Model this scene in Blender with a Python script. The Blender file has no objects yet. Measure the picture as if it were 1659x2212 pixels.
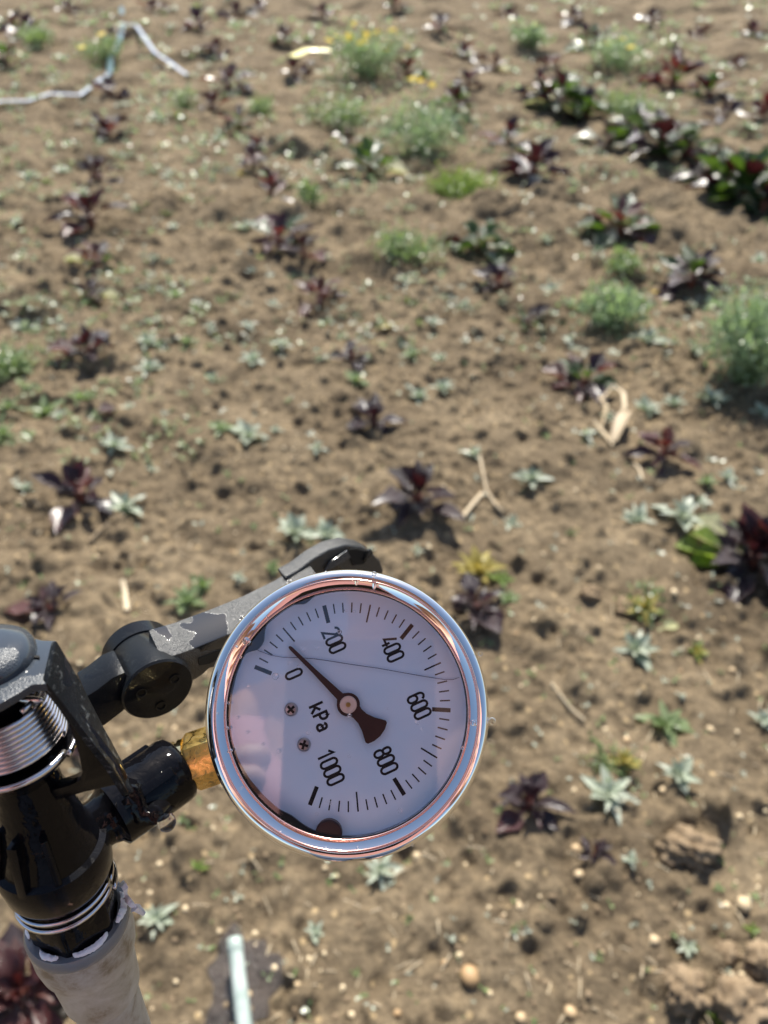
import bpy, bmesh, math, random
import numpy as np
from mathutils import Vector, Matrix
R = math.radians
random.seed(7); rng = np.random.default_rng(7)
sc = bpy.context.scene
col = sc.collection

# ------------------------------------------------------------------ camera
F = 1640.0; CX = 829.5; CY = 1106.0          # focal length / centre, in units of a 1659 x 2212 picture
PITCH = R(41.6); H = 1.10
C0 = Vector((0, 0, H))
CR = Vector((1, 0, 0)); CU = Vector((0, math.sin(PITCH), math.cos(PITCH))); CF = Vector((0, math.cos(PITCH), -math.sin(PITCH)))
cam = bpy.data.cameras.new('camera'); camo = bpy.data.objects.new('camera', cam); col.objects.link(camo)
camo.location = C0; camo.rotation_euler = (math.pi/2 - PITCH, 0, 0)
cam.sensor_fit = 'VERTICAL'; cam.sensor_height = 36; cam.lens = F/2212*36
cam.clip_start = 0.01; cam.clip_end = 2000
cam.dof.use_dof = True; cam.dof.focus_distance = 0.184; cam.dof.aperture_fstop = 14; cam.dof.aperture_blades = 0
sc.camera = camo
# ------------------------------------------------------------------ sky, sun, exposure
SUN_EL, SUN_AZ = 50.0, 4.0                  # azimuth measured from +Y (straight ahead) towards +X
w = bpy.data.worlds.new('World'); sc.world = w; w.use_nodes = True
nt = w.node_tree; bg = nt.nodes['Background']
sky = nt.nodes.new('ShaderNodeTexSky'); sky.sky_type = 'NISHITA'; sky.sun_disc = False
sky.sun_elevation = R(SUN_EL); sky.sun_rotation = R(SUN_AZ); sky.altitude = 100; sky.air_density = 1.0; sky.dust_density = 1.2; sky.ozone_density = 1.0
nt.links.new(sky.outputs[0], bg.inputs[0]); bg.inputs[1].default_value = 0.098
sun = bpy.data.lights.new('sun', 'SUN'); suno = bpy.data.objects.new('sun', sun); col.objects.link(suno)
sun.energy = 4.9; sun.angle = R(0.53); sun.color = (1.0, 0.95, 0.85)
sdir = Vector((math.sin(R(SUN_AZ))*math.cos(R(SUN_EL)), math.cos(R(SUN_AZ))*math.cos(R(SUN_EL)), math.sin(R(SUN_EL))))
suno.rotation_euler = sdir.to_track_quat('Z', 'Y').to_euler(); suno.location = (0, 0, 5)
vs = sc.view_settings; vs.view_transform = 'Standard'; vs.look = 'None'; vs.gamma = 1; vs.exposure = 0.95; vs.use_curve_mapping = False

def P(px, py, Z):                              # a point of the place seen at (px, py), Z metres along the axis
    return C0 + CR*((px-CX)/F*Z) - CU*((py-CY)/F*Z) + CF*Z
def ray(px, py): return (CR*((px-CX)/F) - CU*((py-CY)/F) + CF)
def on_plane(px, py, p0, n):
    d = ray(px, py); return C0 + d*((p0-C0).dot(n)/d.dot(n))
def proj(p):
    q = p-C0; Z = q.dot(CF); return (CX + F*q.dot(CR)/Z, CY - F*q.dot(CU)/Z, Z)

# ------------------------------------------------------------------ object helpers
def link(o, parent=None):
    col.objects.link(o)
    if parent: o.parent = parent
    return o
def tag(o, label=None, cat=None, group=None, kind=None):
    if label: o['label'] = label
    if cat: o['category'] = cat
    if group: o['group'] = group
    if kind: o['kind'] = kind
    return o
def thing(name, label, cat, loc=(0,0,0), group=None):
    o = bpy.data.objects.new(name, None); o.empty_display_size = .02; o.location = loc; link(o)
    return tag(o, label, cat, group)
def fin(name, bm, mat, parent=None, smooth=40, local=None):
    """link bmesh as one object; local: world matrix of the frame the bmesh is written in"""
    me = bpy.data.meshes.new(name)
    bmesh.ops.recalc_face_normals(bm, faces=bm.faces)
    bm.to_mesh(me); bm.free()
    for p in me.polygons: p.use_smooth = True
    me.set_sharp_from_angle(angle=R(smooth))
    me.materials.append(mat)
    o = bpy.data.objects.new(name, me); link(o, parent)
    if parent is not None:
        if local is None: o.matrix_world = Matrix()          # written in world space
        pl = Matrix.Translation(parent.location) if parent.rotation_mode == 'XYZ' and parent.parent is None else None
        base = parent_world(parent)
        o.matrix_parent_inverse = Matrix()
        o.matrix_basis = base.inverted() @ (local if local is not None else Matrix())
    elif local is not None: o.matrix_basis = local
    return o
def parent_world(o):
    m = o.matrix_basis.copy()
    while o.parent:
        o = o.parent; m = o.matrix_basis @ m
    return m
def frame(axis, ref=None):
    z = axis.normalized(); r = ref or (Vector((0,0,1)) if abs(z.z) < .9 else Vector((0,1,0)))
    x = (r - z*r.dot(z)).normalized(); y = z.cross(x)
    return x, y, z
def lathe(bm, p0, axis, prof, n=64, closed=False, ref=None):
    """profile [(distance along axis, radius)]"""
    x, y, z = frame(axis, ref); rings = []
    for (t, r) in prof:
        c = p0 + z*t
        if r < 1e-7: rings.append([bm.verts.new(c)])
        else: rings.append([bm.verts.new(c + (x*math.cos(2*math.pi*k/n) + y*math.sin(2*math.pi*k/n))*r) for k in range(n)])
    m = len(rings)
    for i in range(m if closed else m-1):
        a, b = rings[i], rings[(i+1) % m]
        for k in range(n):
            k2 = (k+1) % n
            if len(a) == 1 and len(b) == 1: break
            if len(a) == 1: bm.faces.new((a[0], b[k2], b[k]))
            elif len(b) == 1: bm.faces.new((a[k], a[k2], b[0]))
            else: bm.faces.new((a[k], a[k2], b[k2], b[k]))
def prism(bm, pts, ext, bev=0.0, seg=2):
    a = [bm.verts.new(p) for p in pts]; b = [bm.verts.new(p+ext) for p in pts]; n = len(pts)
    fs = [bm.faces.new(a), bm.faces.new(b[::-1])]
    for i in range(n): fs.append(bm.faces.new((a[i], b[i], b[(i+1) % n], a[(i+1) % n])))
    if bev: bevel_all(bm, fs, bev, seg)
def loft(bm, front, back, thick, bev=0.0):
    """slab: front polyline, back polyline, thickness vector (or one per point)"""
    n = len(front); th = thick if isinstance(thick, list) else [thick]*n
    A = [bm.verts.new(p) for p in front]; B = [bm.verts.new(p) for p in back]
    D = [bm.verts.new(p+t) for p, t in zip(front, th)]; E = [bm.verts.new(p+t) for p, t in zip(back, th)]
    fs = []
    for i in range(n-1):
        fs += [bm.faces.new((A[i], A[i+1], B[i+1], B[i])), bm.faces.new((D[i], E[i], E[i+1], D[i+1])),
               bm.faces.new((A[i], D[i], D[i+1], A[i+1])), bm.faces.new((B[i], B[i+1], E[i+1], E[i]))]
    fs += [bm.faces.new((A[0], B[0], E[0], D[0])), bm.faces.new((A[-1], D[-1], E[-1], B[-1]))]
    if bev: bevel_all(bm, fs, bev, 2)
def bevel_all(bm, fs, bev, seg):
    bmesh.ops.recalc_face_normals(bm, faces=fs)
    es = {e for f in fs for e in f.edges if len(e.link_faces) == 2 and e.calc_face_angle(0) > R(28)}
    bmesh.ops.bevel(bm, geom=list(es), offset=bev, segments=seg, profile=.6, affect='EDGES', clamp_overlap=True)
def tube(bm, path, r, n=8, closed=False, caps=True):
    m = len(path); rings = []; up = None
    for i in range(m):
        if closed: t = path[(i+1) % m]-path[i-1]
        else: t = path[min(i+1, m-1)]-path[max(i-1, 0)]
        t = t.normalized()
        if up is None: x, y, _ = frame(t)
        else:
            x = (up - t*up.dot(t)).normalized(); y = t.cross(x)
        up = x; rr = r[i] if isinstance(r, (list, tuple)) else r
        rings.append([bm.verts.new(path[i] + (x*math.cos(2*math.pi*k/n)+y*math.sin(2*math.pi*k/n))*rr) for k in range(n)])
    for i in range(m if closed else m-1):
        a, b = rings[i], rings[(i+1) % m]
        for k in range(n): bm.faces.new((a[k], a[(k+1) % n], b[(k+1) % n], b[k]))
    if caps and not closed: bm.faces.new(rings[0][::-1]); bm.faces.new(rings[-1])
def ball(bm, c, r, sub=2, squash=(1,1,1), axis=None, jitter=0):
    res = bmesh.ops.create_icosphere(bm, subdivisions=sub, radius=1)
    x, y, z = frame(axis) if axis else (Vector((1,0,0)), Vector((0,1,0)), Vector((0,0,1)))
    for v in res['verts']:
        q = v.co.copy(); k = 1 + (random.uniform(-jitter, jitter) if jitter else 0)
        v.co = c + (x*q.x*squash[0] + y*q.y*squash[1] + z*q.z*squash[2])*r*k

# ------------------------------------------------------------------ materials
def mat(name, base=(.5,.5,.5), rough=.5, metal=0.0, spec=.5, coat=0.0, trans=0.0, ior=1.45):
    m = bpy.data.materials.new(name); m.use_nodes = True
    b = m.node_tree.nodes['Principled BSDF']
    b.inputs['Base Color'].default_value = (*base, 1); b.inputs['Roughness'].default_value = rough
    b.inputs['Metallic'].default_value = metal; b.inputs['Specular IOR Level'].default_value = spec
    b.inputs['Coat Weight'].default_value = coat; b.inputs['Transmission Weight'].default_value = trans; b.inputs['IOR'].default_value = ior
    return m, m.node_tree, b
def noise(nt, scale, detail=4, rough=.55, coord='Object', dist=0.0):
    tc = nt.nodes.new('ShaderNodeTexCoord'); n = nt.nodes.new('ShaderNodeTexNoise')
    n.inputs['Scale'].default_value = scale; n.inputs['Detail'].default_value = detail; n.inputs['Roughness'].default_value = rough
    n.inputs['Distortion'].default_value = dist
    nt.links.new(tc.outputs[coord], n.inputs['Vector']); return n
def ramp(nt, src, stops):
    r = nt.nodes.new('ShaderNodeValToRGB'); e = r.color_ramp.elements
    while len(e) < len(stops): e.new(.5)
    for k, (p, c) in enumerate(stops):
        e[k].position = p; e[k].color = (*c, 1) if not isinstance(c, (int, float)) else (c, c, c, 1)
    nt.links.new(src, r.inputs[0]); return r.outputs[0]
def bump(nt, b, src, strength, dist):
    n = nt.nodes.new('ShaderNodeBump'); n.inputs['Strength'].default_value = strength; n.inputs['Distance'].default_value = dist
    nt.links.new(src, n.inputs['Height'])
    if b.inputs['Normal'].is_linked:
        nt.links.new(b.inputs['Normal'].links[0].from_socket, n.inputs['Normal'])
    nt.links.new(n.outputs[0], b.inputs['Normal'])
def rand_tint(nt, b, c0, c1):
    """each object its own shade between two colours"""
    oi = nt.nodes.new('ShaderNodeObjectInfo'); r = ramp(nt, oi.outputs['Random'], [(0, c0), (1, c1)])
    nt.links.new(r, b.inputs['Base Color']); return r

# soil
m_soil, nt, b = mat('dry_soil', (.2,.14,.085), .95, spec=.15)
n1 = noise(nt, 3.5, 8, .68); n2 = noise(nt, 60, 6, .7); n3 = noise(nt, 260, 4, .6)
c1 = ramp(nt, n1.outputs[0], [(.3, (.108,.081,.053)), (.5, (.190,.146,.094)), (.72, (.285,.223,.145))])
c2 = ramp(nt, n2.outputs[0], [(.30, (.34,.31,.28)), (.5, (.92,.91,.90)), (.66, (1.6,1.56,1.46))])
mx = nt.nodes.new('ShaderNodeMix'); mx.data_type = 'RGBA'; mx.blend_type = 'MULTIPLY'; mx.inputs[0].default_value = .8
nt.links.new(c1, mx.inputs[6]); nt.links.new(c2, mx.inputs[7])
vo = nt.nodes.new('ShaderNodeTexVoronoi'); vo.inputs['Scale'].default_value = 75; tc = nt.nodes.new('ShaderNodeTexCoord'); nt.links.new(tc.outputs['Object'], vo.inputs['Vector'])
sep = nt.nodes.new('ShaderNodeSeparateColor'); nt.links.new(vo.outputs['Color'], sep.inputs[0])
gt = nt.nodes.new('ShaderNodeMath'); gt.operation = 'GREATER_THAN'; gt.inputs[1].default_value = .94; nt.links.new(sep.outputs[0], gt.inputs[0])
lt = nt.nodes.new('ShaderNodeMath'); lt.operation = 'LESS_THAN'; lt.inputs[1].default_value = .34; nt.links.new(vo.outputs['Distance'], lt.inputs[0])
an = nt.nodes.new('ShaderNodeMath'); an.operation = 'MULTIPLY'; nt.links.new(gt.outputs[0], an.inputs[0]); nt.links.new(lt.outputs[0], an.inputs[1])
mx2 = nt.nodes.new('ShaderNodeMix'); mx2.data_type = 'RGBA'; nt.links.new(an.outputs[0], mx2.inputs[0]); nt.links.new(mx.outputs[2], mx2.inputs[6]); mx2.inputs[7].default_value = (.46,.34,.19,1)
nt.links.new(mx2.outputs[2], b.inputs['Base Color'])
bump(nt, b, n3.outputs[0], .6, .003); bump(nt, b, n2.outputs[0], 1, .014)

m_clod, nt, b = mat('clod_soil', (.25,.18,.11), .95, spec=.1)
n1 = noise(nt, 45, 6, .65); c = ramp(nt, n1.outputs[0], [(.3, (.14,.098,.06)), (.7, (.30,.225,.145))]); nt.links.new(c, b.inputs['Base Color'])
bump(nt, b, n1.outputs[0], 1, .006)
m_pebble, nt, b = mat('pebble_stone', (.5,.37,.2), .55); rand_tint(nt, b, (.33,.20,.09), (.62,.50,.32))
n1 = noise(nt, 120, 4, .6); bump(nt, b, n1.outputs[0], .3, .001)
m_straw, nt, b = mat('dry_straw', (.5,.4,.25), .6); rand_tint(nt, b, (.30,.22,.13), (.56,.46,.31))
n1 = noise(nt, 200, 3, .6); bump(nt, b, n1.outputs[0], .4, .001)

def leafmat(name, c0, c1, trans_col, rough=.35, tw=.35, spec=.5, bumps=.5):
    m, nt, b = mat(name, c0, rough, spec=spec)
    b.inputs['Coat Weight'].default_value = .4; b.inputs['Coat Roughness'].default_value = .28
    rc = rand_tint(nt, b, c0, c1)
    n = noise(nt, 70, 3, .55); bump(nt, b, n.outputs[0], bumps, .006)
    nb = noise(nt, 22, 3, .5)
    mm = nt.nodes.new('ShaderNodeMix'); mm.data_type = 'RGBA'; mm.blend_type = 'MULTIPLY'; mm.inputs[0].default_value = 1
    nt.links.new(rc, mm.inputs[6]); nt.links.new(ramp(nt, nb.outputs[0], [(.3, .6), (.7, 1.35)]), mm.inputs[7]); nt.links.new(mm.outputs[2], b.inputs['Base Color'])
    t = nt.nodes.new('ShaderNodeBsdfTranslucent'); t.inputs[0].default_value = (*trans_col, 1)
    ms = nt.nodes.new('ShaderNodeMixShader'); ms.inputs[0].default_value = tw
    out = nt.nodes['Material Output']; nt.links.new(b.outputs[0], ms.inputs[1]); nt.links.new(t.outputs[0], ms.inputs[2]); nt.links.new(ms.outputs[0], out.inputs[0])
    return m
m_purple = leafmat('purple_lettuce_leaf', (.014,.006,.010), (.034,.014,.018), (.075,.012,.014), .26, .14, .5)
m_redleaf = leafmat('red_lettuce_leaf', (.05,.018,.020), (.10,.035,.03), (.20,.03,.02), .22, .20, .5)
m_darkgreen = leafmat('dark_green_leaf', (.018,.040,.012), (.040,.065,.018), (.12,.22,.02), .25, .22, .6)
m_lime = leafmat('bright_green_leaf', (.10,.19,.03), (.22,.30,.06), (.30,.42,.05), .35, .4)
m_paleleaf = leafmat('pale_yellow_leaf', (.50,.50,.26), (.62,.58,.36), (.5,.5,.2), .4, .3)
m_silver = leafmat('silvery_leaf', (.33,.38,.28), (.47,.50,.40), (.34,.42,.22), .42, .28, .7, .3)
m_green = leafmat('weed_green_leaf', (.15,.22,.08), (.24,.31,.14), (.28,.40,.10), .36, .35, .7)
m_bush = leafmat('grey_green_weed_leaf', (.17,.24,.13), (.24,.31,.19), (.34,.48,.18), .36, .45, .8)
m_yellowing = leafmat('yellowing_leaf', (.36,.30,.07), (.50,.42,.12), (.5,.4,.08), .5, .35)
m_stem, nt, b = mat('weed_stem', (.10,.14,.05), .5)
m_redstem, nt, b = mat('lettuce_stem', (.16,.05,.03), .4)
m_scrap, nt, b = mat('pale_yellow_plastic', (.78,.70,.25), .35)
m_flower, nt, b = mat('yellow_petal', (.75,.55,.02), .5)

# foreground materials
def plastic(name, dry_rough, wet_rough, cover, grain, base=(.012,.012,.013), dust=.0):
    m, nt, b = mat(name, base, dry_rough, spec=.20)
    n = noise(nt, 75, 3, .45, dist=.5)
    wet = ramp(nt, n.outputs[0], [(cover-.006, 0), (cover+.006, 1)])
    mr = nt.nodes.new('ShaderNodeMapRange'); nt.links.new(wet, mr.inputs[0]); mr.inputs[3].default_value = wet_rough; mr.inputs[4].default_value = dry_rough
    nt.links.new(mr.outputs[0], b.inputs['Roughness'])
    g = noise(nt, 2600, 2, .6)
    mg = nt.nodes.new('ShaderNodeMath'); mg.operation = 'MULTIPLY'; nt.links.new(wet, mg.inputs[0]); mg.inputs[1].default_value = grain
    bump(nt, b, g.outputs[0], grain, .0004); nt.links.new(mg.outputs[0], b.inputs['Normal'].links[0].from_node.inputs['Strength'])
    if dust:
        s = noise(nt, 300, 5, .8, dist=1.5)
        d = ramp(nt, s.outputs[0], [(.56, 0), (.68, dust)])
        mm = nt.nodes.new('ShaderNodeMix'); mm.data_type = 'RGBA'; nt.links.new(d, mm.inputs[0]); mm.inputs[6].default_value = (*base, 1); mm.inputs[7].default_value = (.16,.17,.17,1)
        nt.links.new(mm.outputs[2], b.inputs['Base Color'])
    return m
m_arm = plastic('grained_black_plastic', .42, .08, .40, .8, (.012,.013,.015))
m_arm.node_tree.nodes['Principled BSDF'].inputs['Specular IOR Level'].default_value = .9
m_drum = plastic('smooth_black_plastic', .26, .10, .5, .25, (.008,.009,.011), .06)
m_cap = plastic('sky_tinted_black_plastic', .32, .10, .46, .5, (.034,.042,.054), .3)  # blue-grey sky reflection put into the black base colour, dust on top
m_cap.node_tree.nodes['Principled BSDF'].inputs['Specular IOR Level'].default_value = .5
m_scuffed = plastic('scuffed_black_plastic', .36, .2, .45, .25, (.008,.009,.010), .7)
m_black = plastic('black_plastic', .22, .08, .5, .10, (.004,.004,.005), .05)
m_wet = plastic('wet_black_plastic', .07, .03, .5, .02, (.003,.003,.004), .02)
n = noise(m_wet.node_tree, 160, 3, .5, dist=1.0); bump(m_wet.node_tree, m_wet.node_tree.nodes['Principled BSDF'], n.outputs[0], .35, .0012)
m_hole, _, _ = mat('hole_black', (.002,.002,.002), .8)
m_wire, nt, b = mat('steel_wire', (.62,.60,.62), .22, 1.0)
m_chrome, nt, b = mat('polished_chrome', (.88,.86,.83), .035, 1.0)
n = noise(nt, 55, 2, .5); bump(nt, b, n.outputs[0], .03, .0006)
m_pinkreflect, nt, b = mat('pink_reflection_metal', (.93,.56,.49), .22, 1.0)  # pink reflection lines of the chrome, painted as a metal colour
m_brass, nt, b = mat('worn_brass', (.72,.47,.13), .30, 1.0)
n = noise(nt, 350, 5, .6, dist=1.0); c = ramp(nt, n.outputs[0], [(.38, (.34,.25,.10)), (.5, (.74,.49,.14)), (.7, (.84,.60,.22))]); nt.links.new(c, b.inputs['Base Color'])
r_ = ramp(nt, n.outputs[0], [(.4, .5), (.6, .24)]); nt.links.new(r_, b.inputs['Roughness']); bump(nt, b, n.outputs[0], .15, .0004)
m_thread, nt, b = mat('bright_brass', (.80,.66,.34), .14, 1.0)
m_dial, nt, b = mat('sky_tinted_white', (.86,.85,.88), .45)
n = noise(nt, 60, 2, .5); c = ramp(nt, n.outputs[0], [(.35, (.70,.82,.96)), (.65, (.82,.85,.95))]); nt.links.new(c, b.inputs['Base Color'])  # mild blue mottling paints sky light and reflections into the white
m_ink, nt, b = mat('dial_ink', (.008,.006,.008), .35)
m_pointer, nt, b = mat('pointer_black', (.065,.024,.020), .32)
m_hub, nt, b = mat('salmon_brass_cap', (.92,.62,.50), .5, .1)
m_pin, nt, b = mat('brass_pin', (.62,.44,.16), .3, 1.0)
m_screw, nt, b = mat('screw_steel', (.60,.55,.56), .3, 1.0)
m_rubber, nt, b = mat('black_rubber', (.006,.006,.009), .35)
m_fluid, nt, b = mat('fluid_edge', (.16,.16,.24), .2)
m_plug, nt, b = mat('brown_rubber', (.06,.025,.022), .4)
# clear window: thin pane, reflects by Fresnel, lets light through
m_pane = bpy.data.materials.new('clear_window'); m_pane.use_nodes = True; nt = m_pane.node_tree
for q in list(nt.nodes):
    if q.type == 'BSDF_PRINCIPLED': nt.nodes.remove(q)
gl = nt.nodes.new('ShaderNodeBsdfGlossy'); gl.inputs['Roughness'].default_value = .03
tr = nt.nodes.new('ShaderNodeBsdfTransparent'); tr.inputs[0].default_value = (1,1,1,1)
fr = nt.nodes.new('ShaderNodeFresnel'); fr.inputs[0].default_value = 1.5
ge = nt.nodes.new('ShaderNodeNewGeometry'); mi = nt.nodes.new('ShaderNodeMapRange'); mi.inputs[3].default_value = 1.5; mi.inputs[4].default_value = 1/1.5   # a thin pane: same index from both sides
nt.links.new(ge.outputs['Backfacing'], mi.inputs[0]); nt.links.new(mi.outputs[0], fr.inputs[0])
mu = nt.nodes.new('ShaderNodeMath'); mu.operation = 'MULTIPLY'; mu.inputs[1].default_value = 4.0; nt.links.new(fr.outputs[0], mu.inputs[0])
ms = nt.nodes.new('ShaderNodeMixShader'); nt.links.new(mu.outputs[0], ms.inputs[0]); nt.links.new(tr.outputs[0], ms.inputs[1]); nt.links.new(gl.outputs[0], ms.inputs[2])
nt.links.new(ms.outputs[0], nt.nodes['Material Output'].inputs[0])
m_water, nt, b = mat('water', (1,1,1), 0.0, trans=1.0, ior=1.33)
m_pvc, nt, b = mat('weathered_pvc', (.40,.37,.32), .42, spec=.5)
n = noise(nt, 85, 6, .7, dist=.2); c = ramp(nt, n.outputs[0], [(.34, (.20,.16,.11)), (.46, (.36,.33,.28)), (.62, (.46,.44,.40))]); nt.links.new(c, b.inputs['Base Color']); bump(nt, b, n.outputs[0], .12, .0003)
m_pvcrim, nt, b = mat('wet_grey_pvc', (.17,.18,.19), .18); n = noise(nt, 140, 5, .7); bump(nt, b, n.outputs[0], .4, .0006)
m_tape, nt, b = mat('white_thread_tape', (.78,.78,.80), .45); n = noise(nt, 300, 4, .6, dist=1); bump(nt, b, n.outputs[0], .5, .0006)
m_pipe, nt, b = mat('pale_pipe', (.40,.45,.42), .3)
n = noise(nt, 25, 4, .6); c = ramp(nt, n.outputs[0], [(.4, (.29,.35,.32)), (.6, (.42,.47,.44))]); nt.links.new(c, b.inputs['Base Color'])
m_bluehose, nt, b = mat('blue_grey_hose', (.06,.12,.14), .3)
m_paletape, nt, b = mat('pale_drip_tape', (.42,.45,.50), .22)
m_wetsoil, nt, b = mat('wet_soil', (.060,.046,.037), .15, spec=.9); n = noise(nt, 150, 4, .65); bump(nt, b, n.outputs[0], 1, .008)

# ------------------------------------------------------------------ ground
def vnoise(nx, ny, cells_x, cells_y, r):
    g = r.random((cells_y+2, cells_x+2)); X = np.linspace(0, cells_x-1e-6, nx); Y = np.linspace(0, cells_y-1e-6, ny)
    xi = X.astype(int); yi = Y.astype(int); fx = X-xi; fy = Y-yi; fx = fx*fx*(3-2*fx); fy = fy*fy*(3-2*fy)
    a = g[yi][:, xi]; b_ = g[yi][:, xi+1]; c_ = g[yi+1][:, xi]; d_ = g[yi+1][:, xi+1]
    return (a*(1-fx)+b_*fx)*(1-fy)[:, None] + (c_*(1-fx)+d_*fx)*fy[:, None] - .5
MX0, MX1, MY0, MY1, RES = -2.4, 3.4, -.5, 5.5, .005
NX, NY = int((MX1-MX0)/RES), int((MY1-MY0)/RES)
def fb(size, amp, r): return vnoise(NX, NY, int((MX1-MX0)/size), int((MY1-MY0)/size), r)*amp
hm = fb(.55, .034, rng) + fb(.22, .028, rng) + fb(.10, .022, rng) + fb(.045, .018, rng) + fb(.022, .011, rng)
def stamp(x, y, r, h, ell=1.0, ang=0.0):
    i0, i1 = int((y-r*1.5-MY0)/RES), int((y+r*1.5-MY0)/RES)+1; j0, j1 = int((x-r*1.5-MX0)/RES), int((x+r*1.5-MX0)/RES)+1
    if i0 < 0 or j0 < 0 or i1 >= NY or j1 >= NX: return
    yy = (np.arange(i0, i1)*RES+MY0-y)[:, None]; xx = (np.arange(j0, j1)*RES+MX0-x)[None, :]
    u = (xx*math.cos(ang)+yy*math.sin(ang))/ell; v = (-xx*math.sin(ang)+yy*math.cos(ang))*ell
    d = (u*u+v*v)/(r*r); hm[i0:i1, j0:j1] += np.clip(1-d**1.6, 0, 1)*h
for k in range(9000):
    r_ = .006+.014*random.random()**2.5; stamp(random.uniform(-1.5, 2.2), random.uniform(-.2, 3.2), r_, r_*random.uniform(.5, 1.0), random.uniform(.8, 1.3), random.uniform(0, 3.1))
for k in range(1000):
    r_ = random.uniform(.006, .018); stamp(random.uniform(-1.5, 2.2), random.uniform(-.2, 3.2), r_, -r_*random.uniform(.5, 1.1), 1, 0)
for k in range(650):
    r_ = random.uniform(.02, .045); stamp(random.uniform(-2.2, 3.2), random.uniform(-.3, 5.2), r_, r_*random.uniform(.2, .5), random.uniform(.7, 1.3), random.uniform(0, 3.1))
for k in range(420):
    x_, y_ = random.uniform(-2.3, 3.3), random.uniform(2.1, 5.4); r_ = random.uniform(.05, .12); stamp(x_, y_, r_, random.uniform(.010, .024)*(.6+.12*y_), random.uniform(.8, 1.6), random.uniform(-.4, .4)); stamp(x_+.02, y_-r_*1.5, r_*.8, -random.uniform(.006, .018), 1.4, 0)
for k in range(120):
    r_ = random.uniform(.03, .07); stamp(random.uniform(-2.2, 3.2), random.uniform(1.6, 5.2), r_, -r_*random.uniform(.25, .5), 1.4, 0)
hm = np.where(hm < -.028, -.028+(hm+.028)*.25, hm)
def hsamp(x, y):
    x = np.asarray(x, float); y = np.asarray(y, float)
    u = np.clip((x-MX0)/RES, 0, NX-1.01); v = np.clip((y-MY0)/RES, 0, NY-1.01); i = v.astype(int); j = u.astype(int); fu = u-j; fv = v-i
    h = (hm[i, j]*(1-fu)+hm[i, j+1]*fu)*(1-fv)+(hm[i+1, j]*(1-fu)+hm[i+1, j+1]*fu)*fv
    ed = np.clip(np.minimum.reduce([x-MX0, MX1-x, y-MY0, MY1-y])/.4, 0, 1)
    far = .025*np.sin(x*5.1+1.3*np.sin(y*3.3))+.020*np.sin(y*7.3+2.1*np.sin(x*2.9))+.028*np.sin(x*13.7+y*9.1+np.sin(y*15))*np.sin(y*11.1-x*6.7)
    return h*ed + far*(1-ed)
def G(px, py, dz=0.0):
    d = ray(px, py); p = C0 + d*(-H/d.z)
    z = float(hsamp(p.x, p.y)); p = C0 + d*((z-H)/d.z)
    return Vector((p.x, p.y, float(hsamp(p.x, p.y))+dz))
def pxm(py): return math.cos(PITCH)*(py+350)/H*(F/1640)
ys = [-60, -20, -6, -2.2, -1.0, -.6]; y = -.3
while y < 2.4: ys.append(y); y += .0048
while y < 12: ys.append(y); y *= 1.0040
while y < 400: ys.append(y); y *= 1.12
us = [-120, -40, -14, -6, -3.4, -2.4] + list(np.linspace(-1.9, 1.9, 860)) + [2.4, 3.4, 6, 14, 40, 120]
Y = np.array(ys)[:, None]; U = np.array(us)[None, :]
W = .38 + .66*np.clip(Y, 0, 400)*np.where(np.abs(U) > 2.0, np.minimum(1, 14/np.maximum(Y, 14)), 1)
X = W*U; Yf = np.broadcast_to(Y, X.shape)
Z = hsamp(X, Yf)
co = np.stack([X, Yf, Z], -1).reshape(-1, 3)
nr, nc = X.shape
idx = np.arange(nr*nc).reshape(nr, nc); q = np.stack([idx[:-1, :-1], idx[:-1, 1:], idx[1:, 1:], idx[1:, :-1]], -1).reshape(-1, 4)
me = bpy.data.meshes.new('ground'); me.vertices.add(len(co)); me.vertices.foreach_set('co', co.ravel())
me.loops.add(q.size); me.loops.foreach_set('vertex_index', q.ravel().astype(np.int32)); me.polygons.add(len(q))
me.polygons.foreach_set('loop_start', np.arange(0, q.size, 4, dtype=np.int32)); me.polygons.foreach_set('use_smooth', np.ones(len(q), bool))
me.update(calc_edges=True); me.materials.append(m_soil)
ground = link(bpy.data.objects.new('ground', me)); ground['kind'] = 'structure'

# ------------------------------------------------------------------ plants: shared leaf meshes
def leaf_mesh(name, L, Wd, curl, cup, neck, ruff, seed, nu=4, nv=7, mats=None):
    """leaf growing along +X from the origin, flat in XY, Z up"""
    r = random.Random(seed); bm = bmesh.new(); rows = []
    for j in range(nv):
        t = j/(nv-1); s = math.sin(math.pi*min(1, max(0, (t-neck)/(1-neck)))**.75) if t > neck else 0
        wdt = Wd*(.13*(1-t) + s*.5); zc = -curl*L*t*t; row = []
        for i in range(nu+1):
            u = i/nu*2-1
            row.append(bm.verts.new((L*t, wdt*u, zc + cup*abs(u)**1.5*wdt + ruff*L*r.uniform(-1, 1)*abs(u)*s)))
        rows.append(row)
    for j in range(nv-1):
        for i in range(nu): bm.faces.new((rows[j][i], rows[j+1][i], rows[j+1][i+1], rows[j][i+1]))
    me = bpy.data.meshes.new(name); bm.to_mesh(me); bm.free()
    for p in me.polygons: p.use_smooth = True
    return me
def variants(name, specs, material):
    out = []
    for k, s in enumerate(specs):
        me = leaf_mesh(name, *s, seed=k+11); me.materials.append(material); out.append(me)
    return out
LS = [(1,.46,.25,.6,.40,.08), (1,.34,.45,.8,.36,.08), (1,.56,.15,.45,.42,.10), (1,.28,.1,.9,.34,.07), (1,.48,.6,.4,.40,.09)]
SS = [(1,.30,.25,.5,.05,.01), (1,.38,.1,.6,.05,.02), (1,.26,.45,.4,.05,.01)]
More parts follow.
